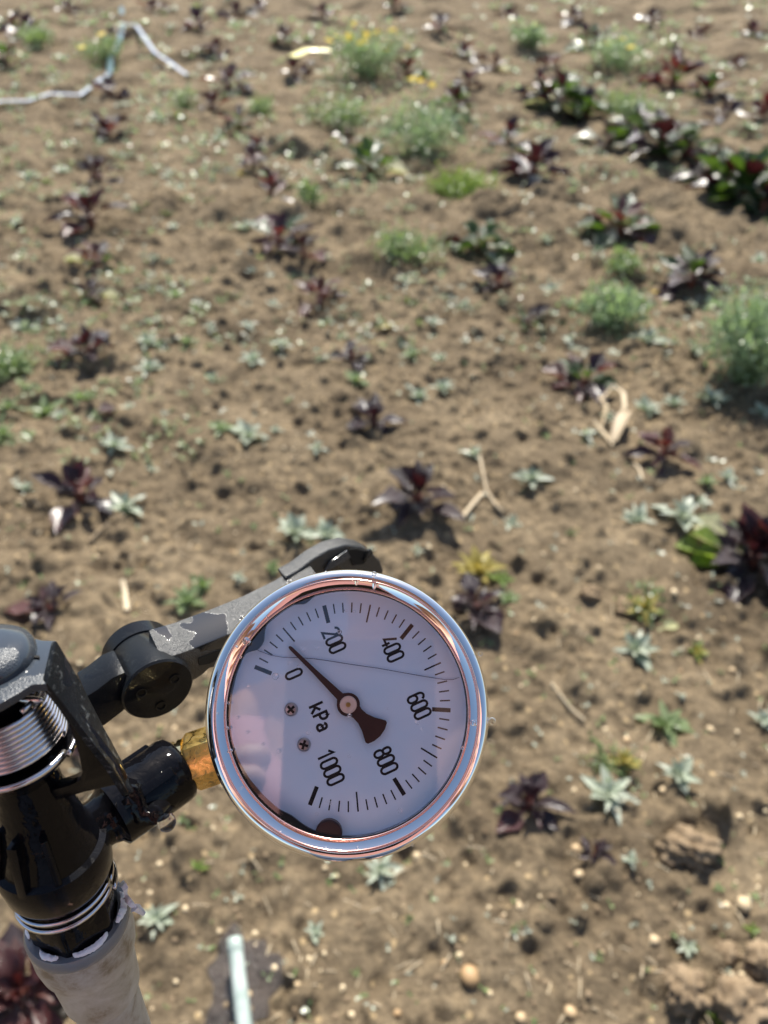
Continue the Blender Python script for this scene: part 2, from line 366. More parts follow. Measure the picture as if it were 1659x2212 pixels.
LV = {n_: variants('leaf', LS, m_) for n_, m_ in dict(purple=m_purple, red=m_redleaf, dark=m_darkgreen, lime=m_lime, pale=m_paleleaf, yellow=m_yellowing).items()}
SV = {n_: variants('leaf', SS, m_) for n_, m_ in dict(silver=m_silver, green=m_green, lime=m_lime, yellow=m_yellowing, purple=m_purple).items()}
def add_leaf(parent, me, L, az, el, roll=0, base=(0,0,0), name='leaf', label=None, wf=1):
    o = bpy.data.objects.new(name, me); o.parent = parent; col.objects.link(o)
    o.rotation_euler = (roll, -el, az); o.scale = (L, L*wf, L); o.location = base
    if label: o['label'] = label
    return o
def lettuce(px, py, wpx, label, pal=('purple',), extra=(), n=14, seed=0, lean=1.0, group='red lettuce plants growing in rows', cat='lettuce', open_=1.0):
    g = G(px, py); Rr = wpx/pxm(py)/2*(1.18 if py > 600 else 1.38); rr = random.Random(seed*7+int(px)*31+int(py))
    t = thing('lettuce_plant', label, cat, g - Vector((0, 0, .003)), group)
    az0 = rr.uniform(0, 6.28)
    n = int(n*1.35)
    for k in range(n):
        f = k/(n-1); az = az0 + k*2.4 + rr.uniform(-.3, .3)
        el = R(12 + 68*f**1.1*open_ + rr.uniform(-8, 8)); L = Rr*(1.05 - .45*f)*rr.uniform(.62, 1.2)
        add_leaf(t, rr.choice(LV[rr.choice(pal)]), L, az, el, rr.uniform(-.3, .3), (0, 0, .004+.018*f*Rr/.08))
    for (az, fl, pl) in extra:            # outer leaves of another colour: azimuth (deg, 0 = right of picture, 90 = away)
        add_leaf(t, LV[pl][2], Rr*fl, R(az), R(14), 0, (0, 0, .006), label={'pale': 'pale yellow outer leaf', 'lime': 'bright green outer leaf', 'red': 'red outer leaf', 'yellow': 'yellowing outer leaf', 'dark': 'dark green outer leaf'}[pl])
    bm = bmesh.new(); lathe(bm, Vector((0, 0, -.01)), Vector((0, 0, 1)), [(0, 0), (0, Rr*.10), (.012+.02*Rr/.08, Rr*.08), (.016+.02*Rr/.08, 0)], 8)
    me = bpy.data.meshes.new('stem'); bm.to_mesh(me); bm.free(); me.materials.append(m_redstem); o = bpy.data.objects.new('stem', me); o.parent = t; col.objects.link(o)
    return t

LM = []     # landmarks for the small weeds' labels
def L_(px, py, w_, label, short, **k):
    LM.append((px, py, short)); return lettuce(px, py, w_, label, **k)
D = ('purple', 'purple', 'purple', 'purple', 'red'); DG = ('dark', 'purple'); PG = ('purple', 'dark', 'red')
L_(110,1325,135,'small dark purple lettuce just beyond the black sprinkler cap, in the left row', 'lettuce beyond the sprinkler cap', pal=D, n=13)
L_(178,1085,190,'leggy purple lettuce with spread leaves and long shadow, second in the left row', 'leggy lettuce of the left row', pal=D, n=9, extra=((110,.7,'red'),), open_=.9)
L_(195,765,130,'purple lettuce with an orange-red leaf on its left side, left row', 'orange-leaved lettuce of the left row', pal=D, n=11, extra=((185,1.2,'red'),))
L_(205,655,80,'small dark lettuce between two pale fallen leaves in the left row', 'lettuce between two pale leaves', pal=('purple',), n=8, extra=((-10,1.3,'pale'),(-95,1.0,'lime')))
L_(212,565,90,'dark lettuce with a pale green leaf on its left, left row', 'pale-sided lettuce of the left row', pal=PG, n=9, extra=((175,1.2,'pale'),))
L_(200,492,125,'wide blackish purple lettuce in the left row, nearer of two close plants', 'wide blackish lettuce of the left row', pal=D, n=13)
L_(215,388,90,'brownish lettuce sixth along the left row, beside pale small weeds', 'sixth lettuce of the left row', pal=D, n=9)
L_(235,298,95,'purple lettuce in the left row just nearer than the pale drip tape', 'lettuce nearer than the drip tape', pal=D, n=11)
L_(60,75,80,'purple lettuce at the far left beyond the pale drip tape', 'far left purple lettuce', pal=D, n=9)
L_(20,150,80,'dark green and purple lettuce on the left edge beside the drip tape', 'lettuce on the far left edge', pal=DG, n=9)
L_(1140,1745,160,'nearest lettuce right of the gauge, dark purple with pinkish leaf tips', 'lettuce right of the gauge', pal=D, n=12)
L_(1030,1315,140,'lettuce half hidden by the upper right rim of the gauge', 'lettuce behind the gauge rim', pal=D, n=14)
L_(903,1088,185,'glossy dark purple lettuce just above the gauge with a finger-like shadow', 'lettuce above the gauge', pal=('purple',), n=13, open_=1.1)
L_(808,922,118,'compact dark lettuce in the middle row, next beyond the one above the gauge', 'compact lettuce of the middle row', pal=('purple',), n=15, open_=1.2)
L_(760,778,85,'small brownish lettuce with a green weed at its foot, middle row', 'brownish lettuce of the middle row', pal=D, n=9)
L_(695,650,125,'crimson-centred lettuce alone on bare soil in the middle row', 'crimson lettuce of the middle row', pal=('purple', 'red'), n=11, extra=((90,.75,'red'),), open_=1.15)
L_(655,550,85,'small purple lettuce just beyond the crimson-centred one', 'lettuce beyond the crimson one', pal=D, n=8)
L_(602,488,125,'dark lettuce with strong black shadow, left of the middle green weed patch', 'dark shadowed lettuce of the middle row', pal=PG, n=12)
L_(585,428,95,'reddish brown lettuce touching the dark shadowed one, farther side', 'reddish brown lettuce', pal=D, n=9)
L_(548,365,80,'dull purple lettuce far along the middle row beside a pale rosette', 'dull far lettuce of the middle row', pal=D, n=9)
L_(520,285,85,'dark lettuce beside the hollow in the soil, middle row', 'lettuce beside the soil hollow', pal=PG, n=9)
L_(495,195,90,'far lettuce in the middle row right of the drip tape fork', 'lettuce right of the tape fork', pal=D, n=9)
L_(430,60,70,'far small lettuce in the top left with one bright leaf', 'far top left lettuce', pal=D, n=8)
L_(515,45,75,'far lettuce near the top edge above the middle row', 'lettuce near the top edge', pal=D, n=8)
L_(1618,1225,240,'largest purple lettuce, on the right edge, with bright green leaves on its left', 'largest lettuce on the right edge', pal=D, n=24, extra=((165,1.15,'lime'),(140,1.25,'pale'),(185,1.0,'lime'),(90,.9,'dark')), open_=1.15)
L_(1432,988,130,'reddish lettuce with pink tips, right of the curled dry leaf', 'lettuce right of the curled dry leaf', pal=('purple','red'), n=11)
L_(1262,838,160,'sprawling lettuce with a pink leaf on its left, beyond the curled dry leaf', 'sprawling pink-leaved lettuce', pal=('purple','dark','red'), n=11, extra=((150,1.1,'red'),), open_=.7)
L_(1140,705,115,'dark green lettuce in a small hollow, right of centre', 'dark green lettuce in the hollow', pal=('dark','dark','purple'), n=9, open_=.7)
L_(1075,628,115,'lettuce with pinkish lower leaf, third along the right-hand row', 'pinkish lower-leaf lettuce', pal=D, n=10)
L_(1035,548,130,'wide dark green lettuce with glossy leaves in the centre of the field', 'wide dark green centre lettuce', pal=('dark','dark','purple'), n=14, open_=.7)
L_(800,370,125,'glossy green lettuce with a yellow leaf left of the tall grey-green weed', 'glossy lettuce left of the tall weed', pal=('dark',), n=11, extra=((-20,1.0,'pale'),), open_=.8)
L_(755,318,75,'small dark lettuce behind the glossy green one', 'small lettuce behind the glossy one', pal=DG, n=8)
L_(640,165,80,'far lettuce just right of the yellow tape scrap', 'lettuce by the yellow scrap', pal=D, n=8)
L_(1490,620,165,'big dark purple lettuce left of the tall flowering weed on the right edge', 'big lettuce left of the right-edge weed', pal=('purple','purple','dark'), n=18)
L_(1332,520,140,'broad flat purple lettuce with green leaves at both sides, right half', 'broad flat purple lettuce', pal=PG, n=14, extra=((0,1.0,'dark'),(180,1.0,'dark')), open_=.75)
L_(1150,382,130,'upright brown lettuce with an orange leaf, right of the low bright grass', 'orange-leaved lettuce by the bright grass', pal=D, n=12, extra=((170,.8,'red'),))
L_(1098,322,105,'green and brown lettuce behind the upright brown one', 'green and brown lettuce', pal=PG, n=10)
L_(985,250,105,'lettuce with bright glints right of the yellow flowers in the middle', 'glinting lettuce by the yellow flowers', pal=('purple','dark'), n=11)
L_(880,168,100,'dark lettuce right of the yellow-flowered bush', 'lettuce right of the yellow bush', pal=PG, n=11)
L_(1605,432,175,'very glossy dark green lettuce with white glints at the right edge', 'very glossy right-edge lettuce', pal=('dark','dark','purple'), n=24, extra=((200,.8,'dark'),))
L_(1525,382,130,'dark green lettuce touching the very glossy one, left side', 'lettuce touching the glossy one', pal=DG, n=14)
L_(1425,325,165,'pale-glinting lettuce with upturned leaves, third from the right edge', 'pale-glinting lettuce', pal=('dark','purple'), n=16, open_=.8)
L_(1320,285,110,'dark lettuce between two glinting ones in the long diagonal row', 'lettuce between glinting ones', pal=DG, n=11)
L_(1215,238,140,'lettuce with two big pale leaves in the long diagonal row', 'lettuce with two big pale leaves', pal=('dark','purple'), n=14, extra=((170,.9,'pale'),(-80,1.0,'pale')), open_=.8)
L_(1165,212,90,'small purple lettuce at the far end of the long diagonal row', 'far end diagonal lettuce', pal=D, n=9)
L_(1455,185,125,'dark lettuce beyond the light green weed, upper right', 'lettuce beyond the light green weed', pal=PG, n=12)
L_(1530,215,95,'dark green lettuce right of the upper right purple one', 'dark green upper right lettuce', pal=DG, n=10)
L_(1650,245,90,'purple lettuce on the upper right edge', 'upper right edge lettuce', pal=D, n=9)
L_(1280,108,110,'black-green lettuce left of the feathery far weed', 'black-green far lettuce', pal=DG, n=10, open_=.7)
L_(1070,150,70,'far lettuce with a pale leaf in the upper centre', 'upper centre far lettuce', pal=D, n=8, extra=((-60,.9,'pale'),))
L_(1590,150,70,'far dull lettuce in the furrow at the upper right', 'far furrow lettuce', pal=D, n=8)
for (x_, y_, w_, l_, sh_) in ((1180,228,100,'glinting dark lettuce just left of the one with two big pale leaves','glinting dark diagonal lettuce'),(1262,258,110,'dark lettuce filling the diagonal row just right of the two-pale-leaf one','row-filling dark lettuce'),
    (1368,300,120,'glossy lettuce wedged left of the pale-glinting one in the diagonal row','wedged glossy lettuce'),(1475,350,130,'glossy lettuce wedged right of the pale-glinting one in the diagonal row','right wedged glossy lettuce'),
    (1565,405,140,'dense black-green lettuce in the diagonal row against the very glossy one','dense black-green lettuce'),(1650,445,110,'black-green lettuce cut by the right edge beside the very glossy one','cut-off black-green lettuce')):
    L_(x_, y_, w_, l_, sh_, pal=('dark','dark','dark','purple'), n=13, extra=((random.choice((30,150,260)),.8,'pale'),))
L_(55,2150,260,'reddish lettuce in the lower left corner beside the riser pipe', 'lower left corner lettuce', pal=('purple','red'), n=22, open_=1.0)
L_(175,1620,110,'pink-tipped lettuce seen through the gap in the sprinkler yoke', 'lettuce seen through the yoke', pal=('purple','red'), n=10, extra=((40,.8,'pale'),))
L_(1282,1850,70,'tiny purple seedling lettuce left of the big clod', 'tiny purple seedling', pal=D, n=7)

# small rosette weeds
def place_words(px, py, skip=0):
    ds = sorted(LM, key=lambda q: (q[0]-px)**2+((q[1]-py)*1.1)**2)
    q = ds[skip]; dx, dy = px-q[0], py-q[1]; a = math.degrees(math.atan2(-dy, dx)) % 360
    if a < 25 or a >= 335: d = 'right of'
    elif a < 65: d = 'beyond and right of'
    elif a < 115: d = 'beyond'
    elif a < 155: d = 'beyond and left of'
    elif a < 205: d = 'left of'
    elif a < 245: d = 'nearer and left of'
    elif a < 295: d = 'nearer than'
    else: d = 'nearer and right of'
    return d + ' the ' + q[2]
used = set(o.get('label') for o in col.objects if o.get('label'))
def uniq(look, px, py, deco=('', 'broad ', 'little ', 'tight ', 'ragged ')):
    for s in range(4):
        l = look + ' ' + place_words(px, py, s)
        if l not in used and len(l.split()) <= 16: used.add(l); return l
    l = look + ' ' + place_words(px, py, 0); used.add(l); return l
for (x_, y_, w_) in ((240,210,75),(246,95,60),(470,120,70),(560,25,60),(330,28,55),(700,38,55),(950,62,60),(1005,120,70),(1100,38,55),(1235,58,60),(1405,55,60),(1505,92,70),(1625,62,60),(150,30,55),(850,20,50),(620,95,55),(1560,265,80),(1010,190,70),(30,40,60),(460,240,80),(560,330,60),(1180,150,60)):
    lettuce(x_, y_, w_, uniq('far purple lettuce tuft', x_, y_), pal=D, n=9)
def rosette(px, py, wpx, kind='silver', n=None, flat=1.0):
    g = G(px, py); Rr = wpx/pxm(py)/2*1.2; rr = random.Random(int(px*3+py*17))
    n = n or (12 if wpx > 55 else 9)
    look = {'silver': 'silvery rosette weed', 'green': 'green rosette weed', 'lime': 'bright green seedling', 'yellow': 'yellowing weed', 'purple': 'purple seedling'}[kind]
    size = 'small ' if wpx < 50 else ('large ' if wpx > 85 else '')
    t = thing('rosette_weed', uniq(size+look, px, py), 'weed', g - Vector((0, 0, .002)), 'low rosette weeds between the lettuces')
    for k in range(n):
        f = k/(n-1); add_leaf(t, rr.choice(SV[kind]), Rr*(1.05-.45*f)*rr.uniform(.75, 1.15), k*2.4+rr.uniform(-.3, .3), R(8+55*f*flat+rr.uniform(-6, 10)), rr.uniform(-.3, .3), (0, 0, .002+.006*f), wf=rr.uniform(.9, 1.3))
    return t
SIL = [(55,705,75),(250,970,75),(320,745,65),(320,800,65),(455,708,38),(460,820,38),(545,785,62),(610,750,42),(535,700,42),(535,945,88),(595,932,34),(685,970,42),(870,612,42),(935,700,42),
 (950,775,48),(905,860,68),(955,838,60),(1190,630,46),(1148,1025,84),(1022,985,52),(1105,1130,74),(640,1152,96),(708,1160,96),(275,1100,100),(55,1060,52),(515,1252,32),(1370,1410,118),(1375,1128,84),
 (1472,1118,105),(1510,1085,62),(1400,740,84),(1395,890,74),(1455,875,58),(1530,865,74),(1642,895,60),(60,380,50),(135,372,46),(42,490,46),(375,492,34),(530,492,44),(532,552,50),(1465,1678,96),(1312,1722,120),
 (340,1990,80),(680,2015,55),(820,1885,80),(1490,2040,60),(1360,1862,44),(280,880,42),(1265,940,48),(560,330,34),(700,560,34),(1005,660,36),(390,410,32),(330,555,30),(1640,560,50),(1310,905,50),(1650,1560,60),
 (180,420,40),(590,662,36),(865,560,34),(1230,740,38),(1500,760,40),(1560,870,40),(130,900,44),(250,340,36),(900,1190,36),(1060,450,34),(1180,520,32),(1330,400,34),(1250,335,34),(470,300,30),(330,1020,34),(1570,1035,50)]
GRN = [(175,865,58),(100,888,95),(380,642,55),(405,742,46),(475,932,52),(770,828,56),(890,775,52),(1438,1570,105),(1525,1045,52),(20,885,70),(8,940,60),(590,1235,40),(680,1255,50),(440,1270,60),(20,790,110),(400,1300,90),(1095,1300,60)]
for a in SIL: rosette(*a)
for a in GRN: rosette(*a, kind='green', n=11)
for a in [(1080,1255,60),(905,690,30),(385,250,40),(1620,2010,40),(100,395,30),(1500,1410,60),(1545,2195,70),(430,1880,40),(230,690,30),(560,560,26),(880,640,28),(150,560,30),(1390,690,28)]: rosette(*a, kind='lime', n=7)
for a in [(1030,1235,130),(1395,1310,90),(1345,1650,70),(1505,1412,50),(520,375,36)]: rosette(*a, kind='yellow', n=13, flat=1.2)
for a in [(1295,1830,40)]: rosette(*a, kind='purple', n=12, flat=.6)

# bushy weeds: stems, foliage, flower heads
def bushy(px, py, wpx, hpx, label, material=m_bush, n=420, leaf=.016, flowers=0, stems=16, seed=3, fr=None):
    rr = random.Random(seed); g = G(px, py); s = pxm(py); Rr = wpx/s/2*1.28; leaf = max(leaf*1.25, 9.5/s); n = int(n*1.9); stems = int(stems*1.4)
    Ht = hpx/s*.80
    t = thing('bushy_weed', label, 'weed', g, 'bushy weeds among the lettuces')
    bs = bmesh.new(); bl = bmesh.new(); tips = []
    for k in range(stems):
        a = rr.uniform(0, 6.28); o_ = Rr*math.sqrt(rr.random())*.95; hh = Ht*rr.uniform(.6, 1)*(1-.35*(o_/Rr)**2)
        p0 = Vector((o_*.15*math.cos(a), o_*.15*math.sin(a), 0)); p2 = Vector((o_*math.cos(a), o_*math.sin(a), hh)); p1 = (p0+p2)/2 + Vector((0, 0, hh*.15))
        pts = [p0*(1-q)**2+p1*2*q*(1-q)+p2*q*q for q in (0, .25, .5, .75, 1)]
        tube(bs, pts, [.0022, .0019, .0016, .0012, .0008], 5); tips.append(p2)
        for j in range(n//stems):
            q = rr.uniform(.12, 1)**.8; c = p0*(1-q)**2+p1*2*q*(1-q)+p2*q*q + Vector((rr.gauss(0, 1), rr.gauss(0, 1), rr.gauss(0, .7)))*Rr*.19
            c.z = max(c.z, .003)
            L = leaf*rr.uniform(.6, 1.4); az = rr.uniform(0, 6.28); el = rr.uniform(-.5, 1.3)
            d = Vector((math.cos(az)*math.cos(el), math.sin(az)*math.cos(el), math.sin(el))); sd = d.cross(Vector((rr.uniform(-.4,.4), rr.uniform(-.4,.4), 1))).normalized()*L*rr.uniform(.14, .24)
            up = d.cross(sd).normalized()*L*.12
            v = [bl.verts.new(c), bl.verts.new(c+d*L*.5+sd+up), bl.verts.new(c+d*L-up), bl.verts.new(c+d*L*.5-sd+up)]
            bl.faces.new(v)
    for nm, bb, mm in (('stems', bs, m_stem), ('foliage', bl, material)):
        me = bpy.data.meshes.new(nm); bb.to_mesh(me); bb.free(); me.materials.append(mm)
        o = bpy.data.objects.new(nm, me); o.parent = t; col.objects.link(o); o['kind'] = 'stuff'
    for k in range(flowers):
        tp = tips[k % len(tips)] if not fr else Vector((rr.uniform(*fr[0])*Rr, rr.uniform(*fr[1])*Rr, Ht*rr.uniform(.85, 1.1)))
        if 'flower_me' not in globals():
            bm = bmesh.new()
            for q in range(10):
                a = q*.628; c, s_ = math.cos(a), math.sin(a); e, f_ = math.cos(a+.25), math.sin(a+.25); e2, f2 = math.cos(a-.25), math.sin(a-.25)
                bm.faces.new([bm.verts.new(v) for v in ((0, 0, .1), (e*.7, f_*.7, .25), (c, s_, .15), (e2*.7, f2*.7, .25))])
            ball(bm, Vector((0, 0, .12)), .32, 1, (1, 1, .6))
            me = bpy.data.meshes.new('flower'); bm.to_mesh(me); bm.free(); me.materials.append(m_flower); globals()['flower_me'] = me
        o = bpy.data.objects.new('flower', flower_me); o.parent = t; col.objects.link(o)
        o.location = tp + Vector((rr.uniform(-.01,.01), rr.uniform(-.01,.01), .004)); o.location.z += Ht*.10; o.scale = (max(.015, 11/s),)*3; o.rotation_euler = (rr.uniform(-.4, .4), rr.uniform(-.4, .4), 0)
    return t
bushy(795,165,165,110,'round grey-green bush with a crown of yellow flowers, upper middle', n=900, flowers=16, stems=30, seed=1)
bushy(905,345,190,125,'largest grey-green bush in the middle distance, with few yellow flowers behind', n=1100, flowers=4, stems=34, seed=2, fr=((-.3,.3),(.6,1)))
bushy(735,268,140,60,'loose light green weed left of the largest grey-green bush', m_green, n=500, stems=20, seed=3)
bushy(1147,118,70,55,'small round blue-green bush near the top, right of centre', n=350, stems=14, seed=4, flowers=1)
bushy(1345,140,150,70,'feathery far weed near the top right with yellow flowers beyond', n=600, stems=24, seed=5, flowers=3)
bushy(1365,250,130,55,'light yellow-green weed mound beyond the glinting lettuces', m_green, n=600, stems=26, seed=6)
bushy(1322,690,120,85,'bushy grey-green weed with one yellow flower at its right foot', n=600, stems=22, seed=7, flowers=1, fr=((.7,.9),(-.6,-.4)))
bushy(1608,825,190,270,'tall bushy weed with yellow flowers on the right edge casting deep shadow', n=2300, stems=44, seed=8, flowers=3, leaf=.014)
bushy(880,545,130,70,'loose green weed in the field centre, left of the wide dark green lettuce', m_green, n=420, stems=20, seed=9)
bushy(990,405,135,30,'low bright yellow-green grass mat right of centre, upper half', m_lime, n=700, stems=34, seed=10, leaf=.014)
bushy(675,445,60,60,'slim upright green weed between the middle row and the centre', m_green, n=180, stems=9, seed=11)
bushy(570,245,60,40,'small yellow-green weed left of the loose light green one', m_green, n=160, stems=9, seed=12)
bushy(405,240,60,70,'sparse yellow-green weed right of the drip tape bend', m_green, n=150, stems=9, seed=13)
bushy(1345,600,70,50,'small leafy weed beyond the bush with one yellow flower', m_green, n=200, stems=10, seed=14)
bushy(225,130,90,60,'green weed with yellow flowers beside the drip tape fork', m_green, n=300, stems=14, seed=15, flowers=2)
bushy(85,110,80,50,'far left loose green weed between the purple lettuces', m_green, n=260, stems=12, seed=16)
bushy(1320,1655,110,40,'spindly green weed on the right, nearer than the green rosette', m_green, n=46, stems=9, seed=17, leaf=.008)
bushy(1400,1310,100,60,'thin yellowish green weed beside the brown clump at the right', m_green, n=50, stems=8, seed=18, leaf=.009)
bushy(25,810,120,60,'pale bright weed on the left edge, level with the orange-leaved lettuce', m_green, n=150, stems=12, seed=19)

# loose stuff: seedlings, litter, grit
def scatter(name, n, maker, material, seed, ymax=7.0):
    rr = random.Random(seed); bm = bmesh.new()
    for k in range(n):
        if rr.random() < .6: px, py = rr.uniform(-60, 1720), rr.uniform(0, 2260)
        else: px, py = rr.uniform(-60, 1720), rr.uniform(600, 2260)
        g = G(px, py)
        if g.y > ymax: continue
        maker(bm, g, rr)
    me = bpy.data.meshes.new(name); bm.to_mesh(me); bm.free(); me.materials.append(material)
    o = link(bpy.data.objects.new(name, me)); return o
def mk_seed(bm, g, rr):
    L = rr.uniform(.004, .012)*(.7+.45*g.y)
    for q in range(rr.randint(2, 6)):
        a = rr.uniform(0, 6.28); el = rr.uniform(.1, .9); d = Vector((math.cos(a)*math.cos(el), math.sin(a)*math.cos(el), math.sin(el))); s = Vector((-math.sin(a), math.cos(a), 0))*L*.22
        bm.faces.new([bm.verts.new(v) for v in (g, g+d*L*.6+s, g+d*L, g+d*L*.6-s)])
def mk_bit(bm, g, rr):
    a = rr.uniform(0, 6.28); L = rr.uniform(.006, .028); d = Vector((math.cos(a), math.sin(a), rr.uniform(-.05, .25)))*L; r_ = rr.uniform(.0005, .0012)
    tube(bm, [g+Vector((0,0,.001)), g+d*.5+Vector((0,0,.003)), g+d+Vector((0,0,.001))], r_, 4)
def mk_grit(bm, g, rr):
    r_ = rr.uniform(.0015, .0045); res = bmesh.ops.create_icosphere(bm, subdivisions=1, radius=r_)
    for v in res['verts']: v.co = Vector((v.co.x*rr.uniform(.8,1.2), v.co.y*rr.uniform(.8,1.2), v.co.z*.7)) + g + Vector((0, 0, r_*.4))
s_ = scatter('weed_seedlings', 550, mk_seed, m_green, 21); tag(s_, 'tiny green seedlings sprinkled over the brown soil', 'seedlings', kind='stuff')
s_ = scatter('silver_seedlings', 380, mk_seed, m_silver, 22); tag(s_, 'tiny silvery seedlings sprinkled over the brown soil', 'seedlings', kind='stuff')
def mk_far(bm, g, rr):
    if g.y < 1.9 or rr.random() < .2: return
    for q in range(rr.randint(4, 9)): mk_seed(bm, g+Vector((rr.gauss(0,.03), rr.gauss(0,.03), rr.uniform(0,.01))), rr)
s_ = scatter('distant_weeds', 1100, mk_far, m_bush, 31, 11); tag(s_, 'low pale green weeds sprinkled thickly over the far soil', 'weeds', kind='stuff')
s_ = scatter('distant_pale_weeds', 450, mk_far, m_silver, 32, 11); tag(s_, 'low whitish weeds sprinkled over the far soil', 'weeds', kind='stuff')
s_ = scatter('distant_bright_weeds', 500, mk_far, m_green, 33, 11); tag(s_, 'bright green weeds sprinkled over the far soil', 'weeds', kind='stuff')
def mk_left(bm, g, rr):
    q_ = proj(g)
    if q_[0] > 480 or q_[1] > 1000 or rr.random() < .35: return
    for q in range(rr.randint(4, 8)): mk_seed(bm, g+Vector((rr.gauss(0,.022), rr.gauss(0,.022), rr.uniform(0,.008))), rr)
s_ = scatter('left_side_weeds', 1900, mk_left, m_green, 34, 11); s_.name = 'weed_carpet'; tag(s_, 'thin carpet of small green weeds on the left side of the field', 'weeds', kind='stuff')
def mk_top(bm, g, rr):
    if g.y < 3.2: return
    for q in range(rr.randint(5, 10)): mk_seed(bm, g+Vector((rr.gauss(0,.05), rr.gauss(0,.05), rr.uniform(0,.02))), rr)
s_ = scatter('weed_haze', 3000, mk_top, m_bush, 35, 14); tag(s_, 'haze of low green weeds over the farthest soil', 'weeds', kind='stuff')
s_ = scatter('plant_litter', 700, mk_bit, m_straw, 23, 4); tag(s_, 'short bits of dry straw and stalk littering the soil', 'plant litter', kind='stuff')
s_ = scatter('soil_grit', 900, mk_grit, m_clod, 24, 3.2); tag(s_, 'loose crumbs of brown soil on the ground', 'soil crumbs', kind='stuff')
s_ = scatter('fine_gravel', 260, mk_grit, m_pebble, 25, 3.5); tag(s_, 'tiny pale yellow stones scattered over the soil', 'gravel', kind='stuff')

# pebbles, clods
def pebble(px, py, dpx, label=None):
    g = G(px, py); r_ = dpx/pxm(py)/2; bm = bmesh.new(); ball(bm, Vector((0,0,0)), r_, 2, (random.uniform(.85,1.25), random.uniform(.8,1), .68), jitter=.09)
    o = fin('pebble', bm, m_pebble, None, 60); o.location = g + Vector((0, 0, r_*.35)); o.rotation_euler = (0, 0, random.uniform(0, 3))
    return tag(o, label, 'pebble', 'pale pebbles on the soil')
LMP = [(1015,2112,44,'largest pale pebble on the bare soil near the bottom edge'), (1124,2200,26,'pale pebble on the bottom edge, right of the largest pebble'), (1232,2188,28,'rounded pale pebble on the bottom edge, left of the soil clods'),
 (1412,2033,24,'oval yellow pebble right of centre near the bottom'), (1605,1956,30,'pale pebble at the lower right edge, above the dark crack'), (1243,1836,22,'yellow pebble left of the tiny purple seedling'), (858,2190,18,'small yellow pebble at the bottom edge left of the largest pebble'),
 (1250,1890,22,'pale pebble just below the tiny purple seedling'),(900,1850,20,'yellow pebble just below the gauge rim'),(960,2080,14,'small tan pebble up-left of the largest pebble'),(1340,1695,24,'yellow pebble beside the spindly green weed'),(1435,1700,16,'small pale pebble beside the right silvery rosette')]
for a in LMP: pebble(*a)
rr = random.Random(5)
for k in range(30):
    px, py = rr.uniform(250, 1650), rr.uniform(1250, 2205); pebble(px, py, rr.uniform(9, 17), 'tiny yellowish pebble lying loose on the brown soil')
for k in range(14):
    px, py = rr.uniform(450, 1500), rr.uniform(650, 1200); pebble(px, py, rr.uniform(7, 12), 'tiny yellowish pebble lying loose on the brown soil')
def clod(px, py, wpx, hpx, label):
    g = G(px, py); s = wpx/pxm(py)/2*.70; rr = random.Random(int(px)); bm = bmesh.new(); bmesh.ops.create_icosphere(bm, subdivisions=4, radius=1)
    ph = [Vector((rr.gauss(0, 2.2), rr.gauss(0, 2.2), rr.gauss(0, 2.2))) for _ in range(10)]; po = [rr.uniform(0, 6) for _ in range(10)]
    for v in bm.verts:
        k = 1 + sum(.13/(1+.12*i)*math.sin(v.co.dot(ph[i])*(1+.75*i)+po[i]) for i in range(10)) + rr.uniform(-.02, .02)
        v.co = Vector((v.co.x*k, v.co.y*k*hpx/wpx*1.25, v.co.z*k*.62))*s
    o = fin('soil_clod', bm, m_clod, None, 180); o.location = g + Vector((0, 0, s*.22)); return tag(o, label, 'soil clod', 'big clods of dry soil')
clod(1490,1835,150,90,'big rough soil clod with a dark shadow, right of the tiny purple seedling')
clod(1480,2140,130,100,'rough soil clod near the bottom edge, left of the dark crack')
clod(1600,2170,150,120,'largest soil clod in the lower right corner')
clod(1640,2080,110,70,'soil clod on the right edge above the corner one')
clod(1560,2060,70,45,'small soil clod between the dark crack and the grey clod')
clod(1350,1320,70,50,'tan soil clod beside the thin yellowish weed')
clod(1275,1285,60,40,'flat soil clod left of the thin yellowish weed')

# straw, dry leaves
def straw(pts, r_, label, name='straw', h=.006):
    path = [G(x, y, h) for x, y in pts]; bm = bmesh.new(); base = path[0].copy()
    tube(bm, [p-base for p in path], r_, 6); o = fin(name, bm, m_straw, None, 60); o.location = base; return tag(o, label, 'dry stalk', 'dry stalks on the soil')
straw([(1035,985),(1042,1020),(1050,1060),(1066,1090),(1085,1115)], .0035, 'long curved dry stalk between two silvery rosettes, right of centre')
straw([(1000,1120),(1020,1095),(1042,1072)], .0045, 'short pale stalk lying across the long curved one')
straw([(195,1175),(230,1150),(272,1122)], .0035, 'thin dry stalk nearer than the leggy lettuce at the left')
straw([(266,1258),(272,1285),(276,1325)], .0055, 'thick whitish straw just above the black lever joint')
straw([(820,735),(824,765)], .0055, 'short whitish straw in the centre, right of the brownish lettuce')
straw([(1368,1000),(1378,1020),(1388,1035)], .003, 'thin straw nearer and left of the lettuce with pink tips')
straw([(1190,1480),(1230,1530),(1262,1560)], .0025, 'long thin straw left of the green rosette at the right')
straw([(362,680),(370,700)], .005, 'short pale straw bit left of centre')
straw([(1430,1600),(1520,1680)], .001, 'hair-thin straw beside the right silvery rosettes')
